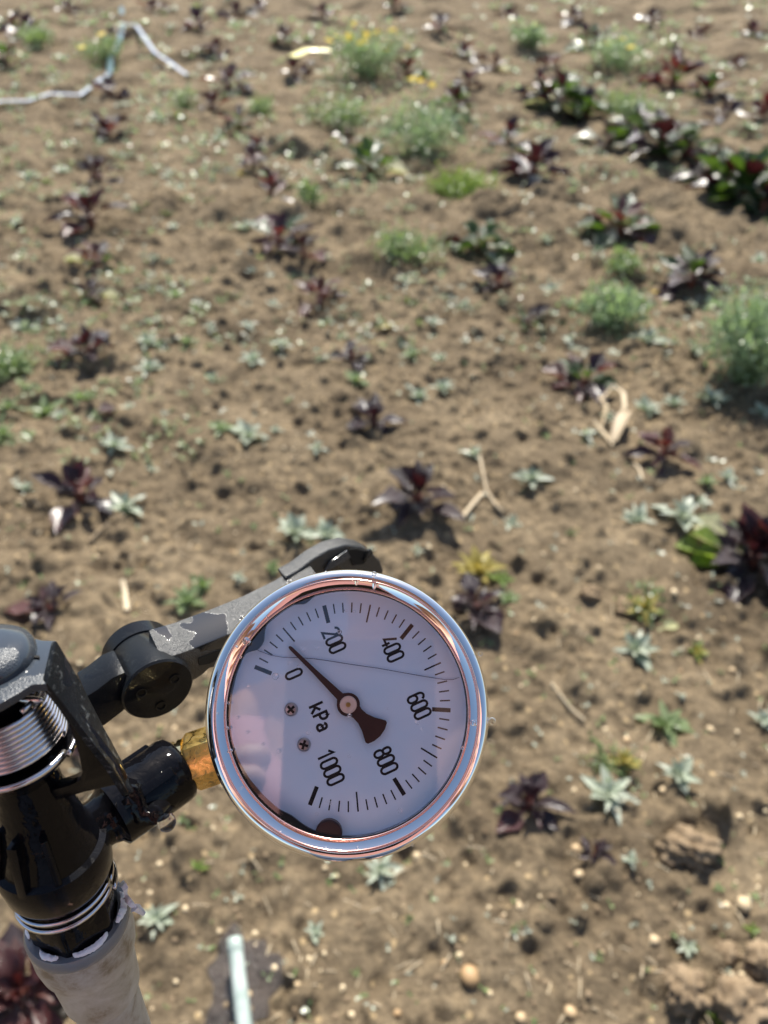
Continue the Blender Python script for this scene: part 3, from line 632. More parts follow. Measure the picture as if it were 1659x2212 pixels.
def curled(name, pts, wd, label, h=.02):
    path = [G(x, y, hh) for (x, y, hh) in pts]; base = path[0].copy(); bm = bmesh.new(); prev = None
    for i, p in enumerate(path):
        t = (path[min(i+1, len(path)-1)]-path[max(i-1, 0)]).normalized(); s = t.cross(Vector((0, .5, 1))).normalized()*wd*(.35+.65*math.sin(math.pi*(i+.6)/len(path)))
        n_ = s.cross(t).normalized()*.0015
        cur = [bm.verts.new(p-base+v) for v in (s+n_*3, -n_*0, -s+n_*3, -s+n_*2, -n_, s+n_*2)]
        if prev:
            for k in range(6): bm.faces.new((prev[k], prev[(k+1) % 6], cur[(k+1) % 6], cur[k]))
        prev = cur
    o = fin(name, bm, m_straw, None, 80); o.location = base; return tag(o, label, 'dry leaf')
curled('dry_leaf', [(1298,885,.02),(1318,868,.05),(1338,885,.055),(1342,910,.04),(1330,935,.02)], .006, 'arched dry strap leaf over the curled pale one, right of centre')
curled('dry_leaf', [(1350,905,.03),(1338,930,.025),(1325,955,.01)], .016, 'broad pale dry leaf standing on the soil, right of centre')
curled('dry_leaf', [(1280,920,.012),(1300,945,.01),(1322,962,.006)], .006, 'narrow dry leaf touching the foot of the broad pale one')
curled('dry_leaf', [(1290,875,.02),(1305,900,.025),(1300,925,.01)], .005, 'orange-brown dry strip left of the arched dry leaf')
def fallen(px, py, wpx, m_, label):
    g = G(px, py); L = wpx/pxm(py); o = bpy.data.objects.new('fallen_leaf', LV[m_][2]); col.objects.link(o); o.location = g + Vector((-L/2, 0, .008)); o.scale = (L, L, L); o.rotation_euler = (.1, -.15, .3)
    return tag(o, label, 'fallen leaf')
fallen(225,905,60,'red','flat reddish fallen leaf on the soil at the left')
fallen(208,938,34,'red','small pink fallen leaf nearer than the reddish one')
fallen(1445,1365,50,'pale','pale yellow fallen leaf beyond the large silvery rosette at the right')
fallen(1385,685,40,'yellow','yellow fallen leaf at the foot of the bushy weed')
fallen(830,718,34,'yellow','small yellow leaf above the short whitish straw')

# drip tape, hose, yellow scrap
def strip(name, pts, wd, material, label, th=.003, cat='drip tape', dz=.012, parent=None):
    path = [G(x, y) for x, y in pts]; n_ = 7; fine = []
    for i in range(len(path)-1):
        for k in range(n_): q = k/n_; fine.append(path[i].lerp(path[i+1], q))
    fine.append(path[-1]); zm = [max(p.z for p in fine[max(0, i-4):i+5]) for i in range(len(fine))]
    zz = [sum(zm[max(0, i-9):i+10])/len(zm[max(0, i-9):i+10]) for i in range(len(fine))]
    for p, z_ in zip(fine, zz): p.z = z_+dz
    base = fine[0].copy(); bm = bmesh.new(); prev = None
    for i, p in enumerate(fine):
        t = (fine[min(i+1, len(fine)-1)]-fine[max(i-1, 0)]).normalized(); s = t.cross(Vector((0, 0, 1))).normalized()*wd/2; u = Vector((0, 0, th))
        cur = [bm.verts.new(p-base+v) for v in (s, s*.6+u, -s*.6+u, -s, -s*.6-u, s*.6-u)]
        if prev:
            for k in range(6): bm.faces.new((prev[k], prev[(k+1) % 6], cur[(k+1) % 6], cur[k]))
        else: bm.faces.new(cur[::-1])
        prev = cur
    bm.faces.new(prev); o = fin(name, bm, material, None, 50); o.location = base; return tag(o, label, cat)
strip('drip_tape', [(-60,242),(10,233),(60,222),(110,214),(170,197),(215,180),(240,165)], .034, m_paletape, 'pale flat drip tape running in from the left edge')
strip('irrigation_hose', [(238,168),(244,140),(254,105),(266,62),(264,30),(262,-20),(258,-60)], .036, m_bluehose, 'blue-grey flat hose running up to the top edge at the left', .007, 'hose')
strip('drip_tape', [(268,58),(300,85),(335,115),(372,152),(405,162)], .026, m_paletape, 'pale drip tape branching off the blue-grey hose to the right')
strip('yellow_scrap', [(628,129),(660,128),(712,124)], .075, m_scrap, 'yellow strip of scrap lying left of the yellow-flowered bush', .006, 'scrap', .03)

# ------------------------------------------------------------------ ground pipe and wet patch
wp = thing('stake_pipe', 'pale grey-green pipe lying on wet soil at the bottom edge', 'pipe', G(512, 1945))
pa = G(517, 2062, .045); pb = G(548, 2330, .045); pdir = pb-pa
bm = bmesh.new(); lathe(bm, pa, pdir, [(0, 0), (0, .0075), (.001, .0092), (pdir.length, .0098), (pdir.length, 0)], 32); fin('pipe_body', bm, m_pipe, wp, 50)
bm = bmesh.new(); lathe(bm, pa-pdir.normalized()*.004, pdir, [(0, 0), (0, .0084), (.0012, .0098), (.016, .0100), (.017, .0094)], 32); fin('end_cap', bm, m_pipe, wp, 50)
gp = G(520, 2125); bm = bmesh.new(); N_ = 72; NR = 18; cen = bm.verts.new((gp.x, gp.y, float(hsamp(gp.x, gp.y))+.002))
rings = []
for j in range(1, NR+1):
    f = j/NR; rings.append([])
    for k in range(N_):
        a = 2*math.pi*k/N_; r_ = .046*f*(1+(.18*math.sin(3*a+1)+.10*math.sin(7*a)+.07*math.sin(13*a+2))*f); x_, y_ = gp.x+r_*math.cos(a), gp.y+r_*1.5*math.sin(a)
        rings[-1].append(bm.verts.new((x_, y_, float(hsamp(x_, y_))+(.0022 if j < NR else -.006))))
for k in range(N_): bm.faces.new((cen, rings[0][k], rings[0][(k+1) % N_]))
for j in range(NR-1):
    for k in range(N_): bm.faces.new((rings[j][k], rings[j+1][k], rings[j+1][(k+1) % N_], rings[j][(k+1) % N_]))
o = fin('wet_patch', bm, m_wetsoil, None, 180); o['kind'] = 'structure'

# ------------------------------------------------------------------ pressure gauge
def camvec(x, y, z): return CR*x + CU*y - CF*z           # camera axes: right, up, towards the viewer
az, el = R(0.0), R(12.0)
gn = camvec(math.sin(az)*math.cos(el), math.sin(el), math.cos(az)*math.cos(el)).normalized()
ga = R(19.0); gy = camvec(math.cos(ga), math.sin(ga), 0); gy = (gy-gn*gy.dot(gn)).normalized(); gx = gy.cross(gn)
Cg = P(751.5, 1532.5, .1895)
GM = Matrix(((gx.x, gy.x, gn.x, Cg.x), (gx.y, gy.y, gn.y, Cg.y), (gx.z, gy.z, gn.z, Cg.z), (0,0,0,1)))
DC_ = GM.inverted() @ on_plane(753, 1521.7, Cg, gn)      # printed dial, set slightly off the case centre
DM = GM @ Matrix.Translation(DC_) @ Matrix.Rotation(R(5.2), 4, 'Z') @ Matrix.Scale(.9765, 4)
gauge = thing('pressure_gauge', 'round chrome-rimmed pressure gauge reading kPa, with brass nut at its left', 'pressure gauge')
gauge.matrix_basis = GM
V3 = lambda x, y, z=0: Vector((x, y, z))*.001
ZA = Vector((0, 0, 1))
def gpart(name, bm, m_, smooth=40, parent=None): return fin(name, bm, m_, parent or gauge, smooth, GM)
def mmlathe(prof, n=160, closed=False, c=(0,0)):
    bm = bmesh.new(); lathe(bm, V3(c[0], c[1]), ZA, [(t*.001, r*.001) for t, r in prof], n, closed); return bm
def arcp(cx, cz, r, a0, a1, n): return [(cz + r*math.sin(R(a0+(a1-a0)*k/n)), cx + r*math.cos(R(a0+(a1-a0)*k/n))) for k in range(n+1)]
# case: drum behind the dial
case = gpart('case', mmlathe([(-24, 0), (-24, 29), (-22.5, 31), (-2, 31.6), (1.0, 32.2), (1.2, 30), (-1.5, 30), (-1.5, 0)]), m_chrome)
# bezel: rolled outer lip and conical inner channel
bz = [(.5, 32.6), (.6, 34.2), (1.2, 34.6), (4.6, 34.6)] + [(5.3, 34.56), (5.9, 34.42), (6.35, 34.15), (6.7, 33.78), (6.94, 33.35), (7.10, 32.9), (7.18, 32.5), (7.18, 32.2), (7.05, 32.02), (6.7, 31.92)] + [(6.0, 31.72), (5.0, 30.0), (4.9, 29.2), (4.4, 29.2), (4.4, 30.5), (.5, 31.0)]
bezel = gpart('bezel', mmlathe([(t-(1.0 if t > 3 else 0), r) for t, r in bz], 200, True), m_chrome, 28)
gpart('pink_reflection_ring', mmlathe([(6.05+.26*math.sin(a), 31.78+.26*math.cos(a)) for a in [2*math.pi*k/14 for k in range(14)]], 200, True), m_pinkreflect, 180, bezel)  # thin added ring that draws the pink reflection line
gpart('pink_reflection_ring', mmlathe([(4.15+.30*math.sin(a), 29.75+.30*math.cos(a)) for a in [2*math.pi*k/14 for k in range(14)]], 200, True), m_pinkreflect, 180, bezel)  # inner added ring, again a pink reflection line in colour
# rubber gasket, wider at the lower left, two lumps at the upper left
def bumpf(a, c, wd, h):
    d = (a-c+180) % 360-180; return h*math.exp(-(d/wd)**2)
bm = bmesh.new(); rings = [[], [], []]; NG = 240
ia = math.degrees(ga)
for k in range(NG):
    a = k*360/NG; im = (a + ia - 90) % 360            # angle as seen in the picture (0 right, 90 up)
    g_ = .05 + bumpf(im, 230, 28, 1.15) + bumpf(im, 243, 6, .6) + bumpf(im, 143, 5, 2.4) + bumpf(im, 148, 3, 1.2) + bumpf(im, 113, 4, 1.1) + bumpf(im, 170, 22, .55) + .03*math.sin(a*.61)
    ca, sa = math.cos(R(a)), math.sin(R(a))
    for j, (r_, z_) in enumerate(((29.9, 3.2), (29.42-g_, 2.9), (29.42-g_, 2.0))): rings[j].append(bm.verts.new(V3(r_*ca, r_*sa, z_)))
for j in range(2):
    for k in range(NG): bm.faces.new((rings[j][k], rings[j][(k+1) % NG], rings[j+1][(k+1) % NG], rings[j+1][k]))
gpart('gasket', bm, m_rubber, 60)
# inner wall, dial
gpart('inner_wall', mmlathe([(2.9, 29.6), (0, 29.6)], 120), m_dial)
dial = gpart('dial', mmlathe([(0, 0), (0, 29.5), (-.8, 29.5), (-.8, 0)], 120), m_dial)
# scale marks
bm = bmesh.new()
def rect(bm, a, r0, r1, wd, z):
    s, c = math.sin(R(a)), math.cos(R(a)); u = Vector((s, c, 0)); v = Vector((c, -s, 0))
    vs_ = [bm.verts.new((u*r + v*q)*.001 + Vector((0, 0, z*.001))) for r, q in ((r0, -wd/2), (r0, wd/2), (r1, wd/2), (r1, -wd/2))]
    f = bm.faces.new(vs_); return f
for k in range(51):
    a = -135 + 270*k/50
    if k % 10 == 0: continue
    if k % 5 == 0: rect(bm, a, 21.3, 26.0, .40, .05)
    else: rect(bm, a, 23.4, 26.0, .35, .05)
fin('scale_marks', bm, m_ink, dial, 40, DM)['kind'] = 'stuff'
for k in range(0, 51, 10):
    bm = bmesh.new(); rect(bm, -135+270*k/50, 21.4, 26.1, 1.05, .055); fin('major_mark', bm, m_ink, dial, 40, DM)
bm = bmesh.new()
for (r0, r1, a_) in ((21.6, 20.4, 135),(21.6,20.6,-135)):
    pass
bm.free()
# numerals drawn as strokes
def ribbon(bm, pts, wd, z, closed=False):
    n_ = len(pts); L = []; Rr_ = []
    for i in range(n_):
        p = Vector(pts[i]); a = Vector(pts[i-1]) if (i > 0 or closed) else None; b_ = Vector(pts[(i+1) % n_]) if (i < n_-1 or closed) else None
        d0 = (p-a).normalized() if a is not None else (b_-p).normalized(); d1 = (b_-p).normalized() if b_ is not None else d0
        n0 = Vector((-d0.y, d0.x)); n1 = Vector((-d1.y, d1.x)); m_ = (n0+n1)
        m_ = m_.normalized() if m_.length > .05 else n0; k_ = 1/max(.45, m_.dot(n0))
        L.append(bm.verts.new((p.x+m_.x*wd/2*k_, p.y+m_.y*wd/2*k_, z))); Rr_.append(bm.verts.new((p.x-m_.x*wd/2*k_, p.y-m_.y*wd/2*k_, z)))
    for i in range(n_ if closed else n_-1):
        j = (i+1) % n_; bm.faces.new((L[i], L[j], Rr_[j], Rr_[i]))
def arc(cx, cy, rx, ry, a0, a1, n=8): return [(cx+rx*math.cos(R(a0+(a1-a0)*k/n)), cy+ry*math.sin(R(a0+(a1-a0)*k/n))) for k in range(n+1)]
def stad(x0, y0, x1, y1): r_ = (x1-x0)/2; cx = (x0+x1)/2; return arc(cx, y1-r_, r_, r_, 0, 180, 10)+arc(cx, y0+r_, r_, r_, 180, 360, 10)
GL = {'0': [(stad(.02,0,.46,1), 1)], '1': [([(.02,.74),(.26,.98),(.26,0)], 0)],
 '2': [(arc(.24,.76,.22,.24,170,-35,10)+[(.02,0),(.48,0)], 0)],
 '4': [([(.30,1),(.0,.27),(.5,.27)], 0), ([(.36,.50),(.36,0)], 0)],
 '6': [(stad(.02,0,.46,.58), 1), ([(.02,.30),(.02,.72)]+arc(.24,.76,.22,.24,180,20,8), 0)],
 '8': [(stad(.02,0,.46,.54), 1), (stad(.05,.52,.43,1), 1)],
 'k': [([(.05,0),(.05,1)], 0), ([(.46,.66),(.06,.28)], 0), ([(.18,.42),(.50,0)], 0)],
 'P': [([(.05,0),(.05,.97),(.26,.97)]+arc(.26,.72,.20,.25,90,-90,8)+[(.05,.47)], 0)],
 'a': [(arc(.24,.48,.18,.17,160,0,8)+[(.42,0)], 0), ([(.42,.36),(.22,.36)]+arc(.22,.18,.18,.18,90,270,8)+[(.42,.03)], 0)]}
def text(s, cx, cy, h, pitch, wd, rot=0):
    bm = bmesh.new(); x = -(len(s)-1)*pitch/2
    for ch in s:
        for q, (pts, cl) in enumerate(GL[ch]):
            ribbon(bm, [((x+(p[0]-.24)*h*(.86 if s != 'kPa' else 1))*.001, (p[1]-.5)*h*.001) for p in pts], wd*.001, (.05+.012*q)*.001, bool(cl))
        x += pitch
    for v in bm.verts:
        c, s_ = math.cos(R(rot)), math.sin(R(rot)); v.co = Vector((v.co.x*c-v.co.y*s_+cx*.001, v.co.x*s_+v.co.y*c+cy*.001, v.co.z))
    return fin('numeral' if s != 'kPa' else 'unit_lettering', bm, m_ink, dial, 40, DM)
for s, x, y_ in (('0',-12.7,-9.9),('200',-16.4,3.0),('400',-8.3,15.9),('600',7.6,16.4),('800',16.4,3.2),('1000',12.3,-10.2)): text(s, x, y_, 4.3, 2.12, .60)
text('kPa', -.1, -7.7, 3.8, 2.45, .66)
# screws
for (x, y_, ro) in ((-4.8,-13.9,20),(4.5,-14.2,50)):
    sc_ = fin('dial_screw', mmlathe([(0, 1.75), (.5, 1.7), (.85, 1.3), (.9, 0)], 40, c=(x, y_)), m_screw, dial, 30, DM)
    bm = bmesh.new()
    for q in (0, 90):
        a = R(ro+q); u = Vector((math.cos(a), math.sin(a), 0)); v = Vector((-u.y, u.x, 0)); c = V3(x, y_, .93 + q*.0003)
        bm.faces.new([bm.verts.new(c+u*p*.00115+v*s*.00032) for p, s in ((-1,-1),(1,-1),(1,1),(-1,1))])
    fin('cross_recess', bm, m_ink, sc_, 30, DM)
    bm = mmlathe([(.02, 2.1), (.02, 1.75)], 32, c=(x, y_)); fin('screw_shadow_ring', bm, m_plug, sc_, 30, DM) if False else bm.free()
# pointer
pa_ = R(90 + 135 - 270*.082)                         # angle in the dial frame, counter-clockwise from +x
u = Vector((math.cos(pa_), math.sin(pa_), 0)); v = Vector((-u.y, u.x, 0))
prof = [(21.3,.0),(21.1,.32),(20.6,.45),(12,.62),(3.0,1.05),(2.2,1.9)]
out = [(r_, s) for r_, s in prof]
arcpts = [(2.95*math.cos(R(t)), 2.95*math.sin(R(t))) for t in range(35, 150, 12)]
tail = [(-3.2,1.5),(-5,1.6),(-7,2.3),(-9.0,3.4),(-9.6,3.7),(-10.2,3.5),(-10.9,2.0),(-11.2,0)]
half = prof[:5] + arcpts + tail
poly = half + [(r_, -s) for r_, s in half[1:-1][::-1]]
bm = bmesh.new(); prism(bm, [(u*r_+v*s)*.001 + V3(0,0,1.0) for r_, s in poly], V3(0,0,.35)); pointer = fin('pointer', bm, m_pointer, gauge, 30, DM)
fin('hub_cap', mmlathe([(1.3, 2.2), (1.9, 2.15), (2.1, 1.9), (2.1, .0)], 48), m_hub, pointer, 30, DM)
fin('hub_pin', mmlathe([(2.1, .62), (2.4, .58), (2.45, 0)], 24), m_pin, pointer, 30, DM)
fin('spindle', mmlathe([(0, .9), (1.0, .9)], 24), m_screw, gauge, 30, DM)
# window
wn = gpart('window', mmlathe([(3.25, 0), (3.25, 29.75)], 120), m_pane)
# filler plug seen through the window (lower edge of the picture)
pl = R(180-ia+ (261-180) + 90); pc = (28.2*math.cos(R(261-ia+90)), 28.2*math.sin(R(261-ia+90)))
gpart('filler_plug', mmlathe([(0, 3.2), (2.2, 3.2), (2.6, 2.8), (2.6, 0)], 40, c=(29.0*math.cos(R(262-(ia-90))), 29.0*math.sin(R(262-(ia-90))))), m_plug)
# glycerine surface line against the window, and the marks left by drops
def img2dial(zx, zy, z=4.0):                          # picture position -> point on plane z mm above dial
    vx, vy = 406.6+zx*.4249, 1165.6+zy*.4249
    p = on_plane(vx, vy, Cg+gn*z*.001, gn); return GM.inverted() @ p
ln = [(322,540),(360,566),(420,588),(480,598),(560,600),(640,606),(720,617),(800,630),(880,642),(960,653),(1050,669),(1150,687),(1240,702),(1300,711),(1345,712),(1378,700)]
bm = bmesh.new(); tube(bm, [img2dial(*q, .40) for q in ln], [.00005]+[.00010]*14+[.00005], 6); gpart('fluid_line', bm, m_fluid, 180)
# brass stem
SO = -.0115
stem0 = GM @ Vector((0, -.0352, SO)); sdir_ = -(gy)
bm = bmesh.new(); lathe(bm, stem0 + sdir_*.001, sdir_, [(0, .0076), (.0068, .0076), (.0078, .0068), (.0078, 0)], 6, ref=gn.cross(sdir_)); bevel_all(bm, bm.faces[:], .0003, 2)
nut = fin('hex_nut', bm, m_brass, gauge, 25)
bm = bmesh.new(); lathe(bm, stem0+sdir_*.0087, sdir_, [(0, 0), (0, .0066), (.0012, .0067), (.0015, .0061), (.0026, .0061), (.0029, .0066), (.0040, .0066), (.0044, .0058), (.0060, .0058)], 48); fin('thread_collar', bm, m_thread, gauge, 25)
bm = bmesh.new(); lathe(bm, stem0-sdir_*.007, sdir_, [(0, .006), (.0085, .006)], 32); fin('stem_neck', bm, m_brass, gauge, 30)

# ------------------------------------------------------------------ riser and sprinkler axis
KS = .735; A = P(-33, 1440, .202*KS); B = P(250, 2212, .292*KS); AD = (B-A).normalized(); UPX = -AD
def ax(py):                                          # axis point seen at picture height py
    lo, hi = -.3, .6
    for _ in range(50):
        mid = (lo+hi)/2; pr = proj(A+AD*mid)
        if pr[1] < py: lo = mid
        else: hi = mid
    return A+AD*lo
def rr_(py, hw): return hw*proj(ax(py))[2]/F
def axd(py): return (ax(py)-A).dot(AD)
def alathe(stations, n=72):
    """stations: (picture height of centre, half width in picture)"""
    bm = bmesh.new(); lathe(bm, A, AD, [(axd(y_), rr_(y_, hw)) for y_, hw in stations], n); return bm
riser = thing('riser_pipe', 'grey-white plastic riser pipe with belled coupler under the black sprinkler', 'pipe', ax(2300))
dg = (ax(2300)-C0); 
bm = bmesh.new(); tot = (A.z+.02)/(-AD.z)            # down to the soil
r_p = rr_(2200, 66); lathe(bm, A, AD, [(axd(2090), r_p), (axd(2180), r_p), (tot, r_p), (tot, 0)], 64); fin('pipe_body', bm, m_pvc, riser, 40)
bm = bmesh.new(); r_c = rr_(2005, 106)
d0 = axd(1985); d1 = axd(2128)
lathe(bm, A, AD, [(d0, r_c*.80), (d0, r_c*.97), (d0+.0015, r_c), (d0+.0085, r_c*1.0), (d0+.0125, r_c*.96), (d0+.0165, r_c*.86), (d1, r_p*1.16), (d1+.0015, r_p*1.10), (d1+.0015, r_p*.9), (d0+.01, r_c*.78)], 80, True)
coup = fin('coupler', bm, m_pvc, riser, 50)
bm = bmesh.new(); lathe(bm, A, AD, [(d0-.0012, r_c*.80), (d0-.0014, r_c*.96), (d0-.0004, r_c*1.006), (d0+.0016, r_c*1.008), (d0+.002, r_c*1.0)], 80); fin('wet_rim', bm, m_pvcrim, coup, 60)
# thread tape
X1, Y1, _ = frame(AD, ref=CR)                        # X1 points to the picture's right
def cyl(py, ang, r_): return ax(py) + (X1*math.cos(ang)+Y1*math.sin(ang))*r_
rr = random.Random(3)
sgn = 1 if (Y1.dot(CF) < 0) else -1                  # sgn*Y1 points towards the viewer
def tape_band(a0, a1, n_, r0, r1, lift):
    bm = bmesh.new(); prev = None
    for k in range(n_+1):
        a = R(a0+(a1-a0)*k/n_)*sgn; ev = math.sin(math.pi*k/n_)**.5; d = X1*math.cos(a)+Y1*math.sin(a)
        t_ = d0-.0017-lift*rr.uniform(.4, 1); t2 = d0-.0017-lift*rr.uniform(0, .5)
        ra = r0*r_c*(1+.006*rr.uniform(-1,1)); rb2 = ra + (r1-r0)*r_c*ev*rr.uniform(.85, 1.0)+.0002
        c = [bm.verts.new(A+AD*t_+d*ra), bm.verts.new(A+AD*(t_+t2)/2+d*(ra+rb2)/2-AD*.0004*rr.random()), bm.verts.new(A+AD*t2+d*rb2), bm.verts.new(A+AD*(t2+.0004)+d*rb2)]
        if prev:
            for q in range(3): bm.faces.new((prev[q], prev[q+1], c[q+1], c[q]))
        prev = c
    return fin('thread_tape', bm, m_tape, riser, 70)
tape_band(92, 120, 16, .84, .93, .0008)
tape_band(26, 74, 22, .84, .94, .0008)
tape_band(-30, 12, 22, .88, 1.00, .0014)
tape_band(146, 176, 16, .86, .93, .0008)
for (x0, y0, x1, y1) in ((268,1935,302,1966),(272,1942,312,1972),(262,1905,280,1950),(285,1958,313,1979)):
    bm = bmesh.new(); z_ = proj(ax(1990))[2]; pts = [P(x0+(x1-x0)*k/5+rr.uniform(-3,3), y0+(y1-y0)*k/5+rr.uniform(-3,3), z_-.002*math.sin(k)) for k in range(6)]
    prev = None
    for k, p in enumerate(pts):
        s = (CR*rr.uniform(.3,1)+CU*rr.uniform(.4,1)-CF*rr.uniform(-.5,.5)).normalized()*.0006*(1.6-k*.2); c = [bm.verts.new(p+s), bm.verts.new(p-s)]
        if prev: bm.faces.new((prev[0], prev[1], c[1], c[0]))
        prev = c
    fin('tape_shred', bm, m_tape, riser, 60)

spr = thing('sprinkler', 'wet black plastic impact sprinkler with coil spring and lever arm', 'sprinkler', ax(1800))
def sp(name, bm, m_, smooth=40, parent=None): return fin(name, bm, m_, parent or spr, smooth)
# hexagonal inlet nut in the coupler
bm = bmesh.new(); r_h = rr_(1985, 94); lathe(bm, A, AD, [(axd(1925), r_h*.86), (axd(1940), r_h), (axd(1990), r_h), (axd(2020), r_h*.84), (axd(2030), r_h*.8)], 6, ref=(X1*math.cos(.35)+Y1*math.sin(.35))); bevel_all(bm, bm.faces[:], .0012, 3); sp('inlet_nut', bm, m_black, 30)
sp('inlet_tube', alathe([(1850, 84), (1960, 86)]), m_wet)
def coil(y0, y1, turns, hw0, hw1, r_, name='wire_ring', ph=0.0, parent=None):
    d0_, d1_ = axd(y0), axd(y1); n_ = int(turns*48); pts = []
    for k in range(n_+1):
        f = k/n_; a = ph + f*turns*2*math.pi; hw = hw0+(hw1-hw0)*f
        pts.append(A + AD*(d0_+(d1_-d0_)*f) + (X1*math.cos(a)+Y1*math.sin(a))*hw)
    bm = bmesh.new(); tube(bm, pts, r_, 10); return sp(name, bm, m_wire, 180, parent)
coil(1900, 1903, 1, rr_(1900, 100), rr_(1900, 101), .00055); coil(1913, 1921, 1.0, rr_(1915, 99), rr_(1915, 103), .0006)
# collar
sp('collar', alathe([(1818, 88), (1826, 116), (1838, 119), (1876, 112), (1893, 101), (1899, 92), (1899, 60)]), m_black)
# body between collar and spring cup, with a standing rib and two scooped windows
sp('body', alathe([(1640, 58), (1665, 64), (1700, 70), (1740, 78), (1780, 86), (1810, 98), (1830, 106)]), m_wet, 60)
YV = Y1*sgn                                          # towards the viewer
for (a, wd, hi) in ((97, .0011, 112), (60, .0008, 108), (135, .0008, 108)):
    d = X1*math.cos(R(a)) + YV*math.sin(R(a)); s = d.cross(AD).normalized()*wd
    bm = bmesh.new(); p0 = ax(1745)+d*rr_(1745, 60); p1 = ax(1745)+d*rr_(1745, hi-8); p2 = ax(1835)+d*rr_(1835, hi+6); p3 = ax(1835)+d*rr_(1835, 60)
    prism(bm, [p0-s, p1-s, p2-s, p3-s], s*2, .0004); sp('rib', bm, m_black)
# spring cup under the coil
sp('spring_cup', alathe([(1616, 20), (1616, 116), (1620, 120), (1630, 110), (1648, 86), (1668, 66)]), m_wet, 50)
sp('core_tube', alathe([(1478, 0), (1478, 52), (1490, 56), (1600, 60), (1640, 60)]), m_black)
sp('spring', coil.__globals__['bmesh'].new(), m_wire) if False else None
coil(1512, 1592, 9, rr_(1512, 98), rr_(1590, 112), .00060, 'coil_spring')
coil(1470, 1500, 1.0, rr_(1480, 84), rr_(1500, 96), .0006, 'spring_lead', ph=.6)
coil(1606, 1612, 1.0, rr_(1606, 124), rr_(1612, 128), .0007, 'spring_lead', ph=.2)
# yoke: bridge plate over the spring, leg down to the barrel
D2 = YV; D1 = X1
wf_, wb_ = .0034, -.0044
pf = lambda x, y_: on_plane(x, y_, A + D2*wf_, D2)
pk = lambda x, y_: on_plane(x, y_, A + D2*wb_, D2)
front = [pf(101,1477), pf(139,1524), pf(176,1571), pf(201,1604), pf(242,1655), pf(279,1713)]
back = [pk(123,1383), pk(173,1469), pk(225,1571), pk(240,1597), pk(262,1640), pk(290,1710)]
yoke = None
def inn(i):                                          # inward thickness direction of the leg
    t = (front[min(i+1, 5)]-front[max(i-1, 0)]).normalized(); n_ = t.cross(back[i]-front[i]).normalized()
    c = ax(1600); return n_*(.0015 if n_.dot(c-front[i]) > 0 else -.0015)
bm = bmesh.new(); loft(bm, front, back, [inn(i) for i in range(6)], .0004); yoke_leg = sp('yoke_leg', bm, m_scuffed, 30)
web = [(103,1486),(146,1536),(184,1584),(212,1620),(246,1665),(268,1700),(246,1697),(180,1712),(118,1730),(112,1708),(150,1697),(172,1686),(177,1668),(170,1630),(158,1594),(145,1560),(122,1526),(104,1504),(92,1492)]
bm = bmesh.new(); prism(bm, [on_plane(x, y_, A+D2*.0027, D2) for x, y_ in web], -D2*.003, .0003); sp('yoke_web', bm, m_black, 30)
top_n = UPX                                          # bridge top plane
pt = on_plane(101, 1477, A + D2*wf_, D2)
tp = lambda x, y_: on_plane(x, y_, pt, top_n)
bm = bmesh.new(); poly = [(101,1477),(68,1479),(40,1497),(0,1520),(-60,1548),(-140,1560),(-200,1470),(-170,1400),(-100,1372),(0,1368),(60,1374),(92,1382),(123,1383)]
prism(bm, [tp(x, y_) for x, y_ in poly], AD*.0020, .0005); sp('bridge_plate', bm, m_cap, 30)
dc = tp(-25, 1425); bm = bmesh.new(); rd = .0092
lathe(bm, dc, UPX, [(-.001, rd), (.0007, rd), (.0020, rd*.95), (.0032, rd*.80), (.0039, rd*.5), (.0041, 0)], 64); sp('dome_cap', bm, m_cap, 60)
bm = bmesh.new(); loft(bm, [tp(x, y_)+UPX*.0004 for x, y_ in ((-20,1420),(30,1420),(86,1424))], [tp(x, y_)+UPX*.0004 for x, y_ in ((-20,1415),(30,1415),(86,1419))], AD*.001); sp('seam', bm, m_hole)
bm = bmesh.new(); ball(bm, on_plane(66, 1512, A+D2*.002, D2), .0014, 3, (.55,1.9,.6), axis=UPX); sp('steel_pin', bm, m_wire, 180)

# side barrel carrying the gauge
be = stem0 + sdir_*.0118; tt = 0.0; bs_ = min((ax(y_) for y_ in range(1700, 1850, 4)), key=lambda p: (p-be-sdir_*(p-be).dot(sdir_)).length)
print('DBG miss', (bs_-be-sdir_*(bs_-be).dot(sdir_)).length, proj(bs_))
bdir = (bs_-be).normalized(); bl_ = (bs_-be).length
rB = .0089
bm = bmesh.new(); lathe(bm, be, bdir, [(.004, .0064), (.0, .0064), (-.0006, .0074), (.0004, rB*.97), (.002, rB), (.014, rB*.97), (.019, rB*.95), (.0200, rB*.78), (.022, rB*.70), (bl_, rB*.66)], 64); barrel = sp('side_barrel', bm, m_wet, 50)
# ridge along the socket and clamp foot under the yoke
for (a, w2, l0, l1) in ((50, .0012, .003, .020), (-40, .0012, .003, .018)):
    x_, y_, z_ = frame(bdir, ref=UPX); d = x_*math.cos(R(a))+y_*math.sin(R(a)); s = d.cross(bdir)*w2
    bm = bmesh.new(); prism(bm, [be+bdir*l0+d*rB*.9-s, be+bdir*l1+d*rB*.9-s, be+bdir*(l1-.002)+d*rB*1.07-s, be+bdir*(l0+.001)+d*rB*1.07-s], s*2, .0003); sp('socket_ridge', bm, m_wet)
foot = [(262,1690),(296,1700),(306,1722),(312,1752),(350,1758),(362,1775),(330,1786),(300,1788),(284,1776),(272,1740)]
z0 = proj(be+bdir*.018)[2]-.0060
bm = bmesh.new(); prism(bm, [P(x, y_, z0) for x, y_ in foot], CF*.009, .0012); sp('clamp_foot', bm, m_wet, 40)
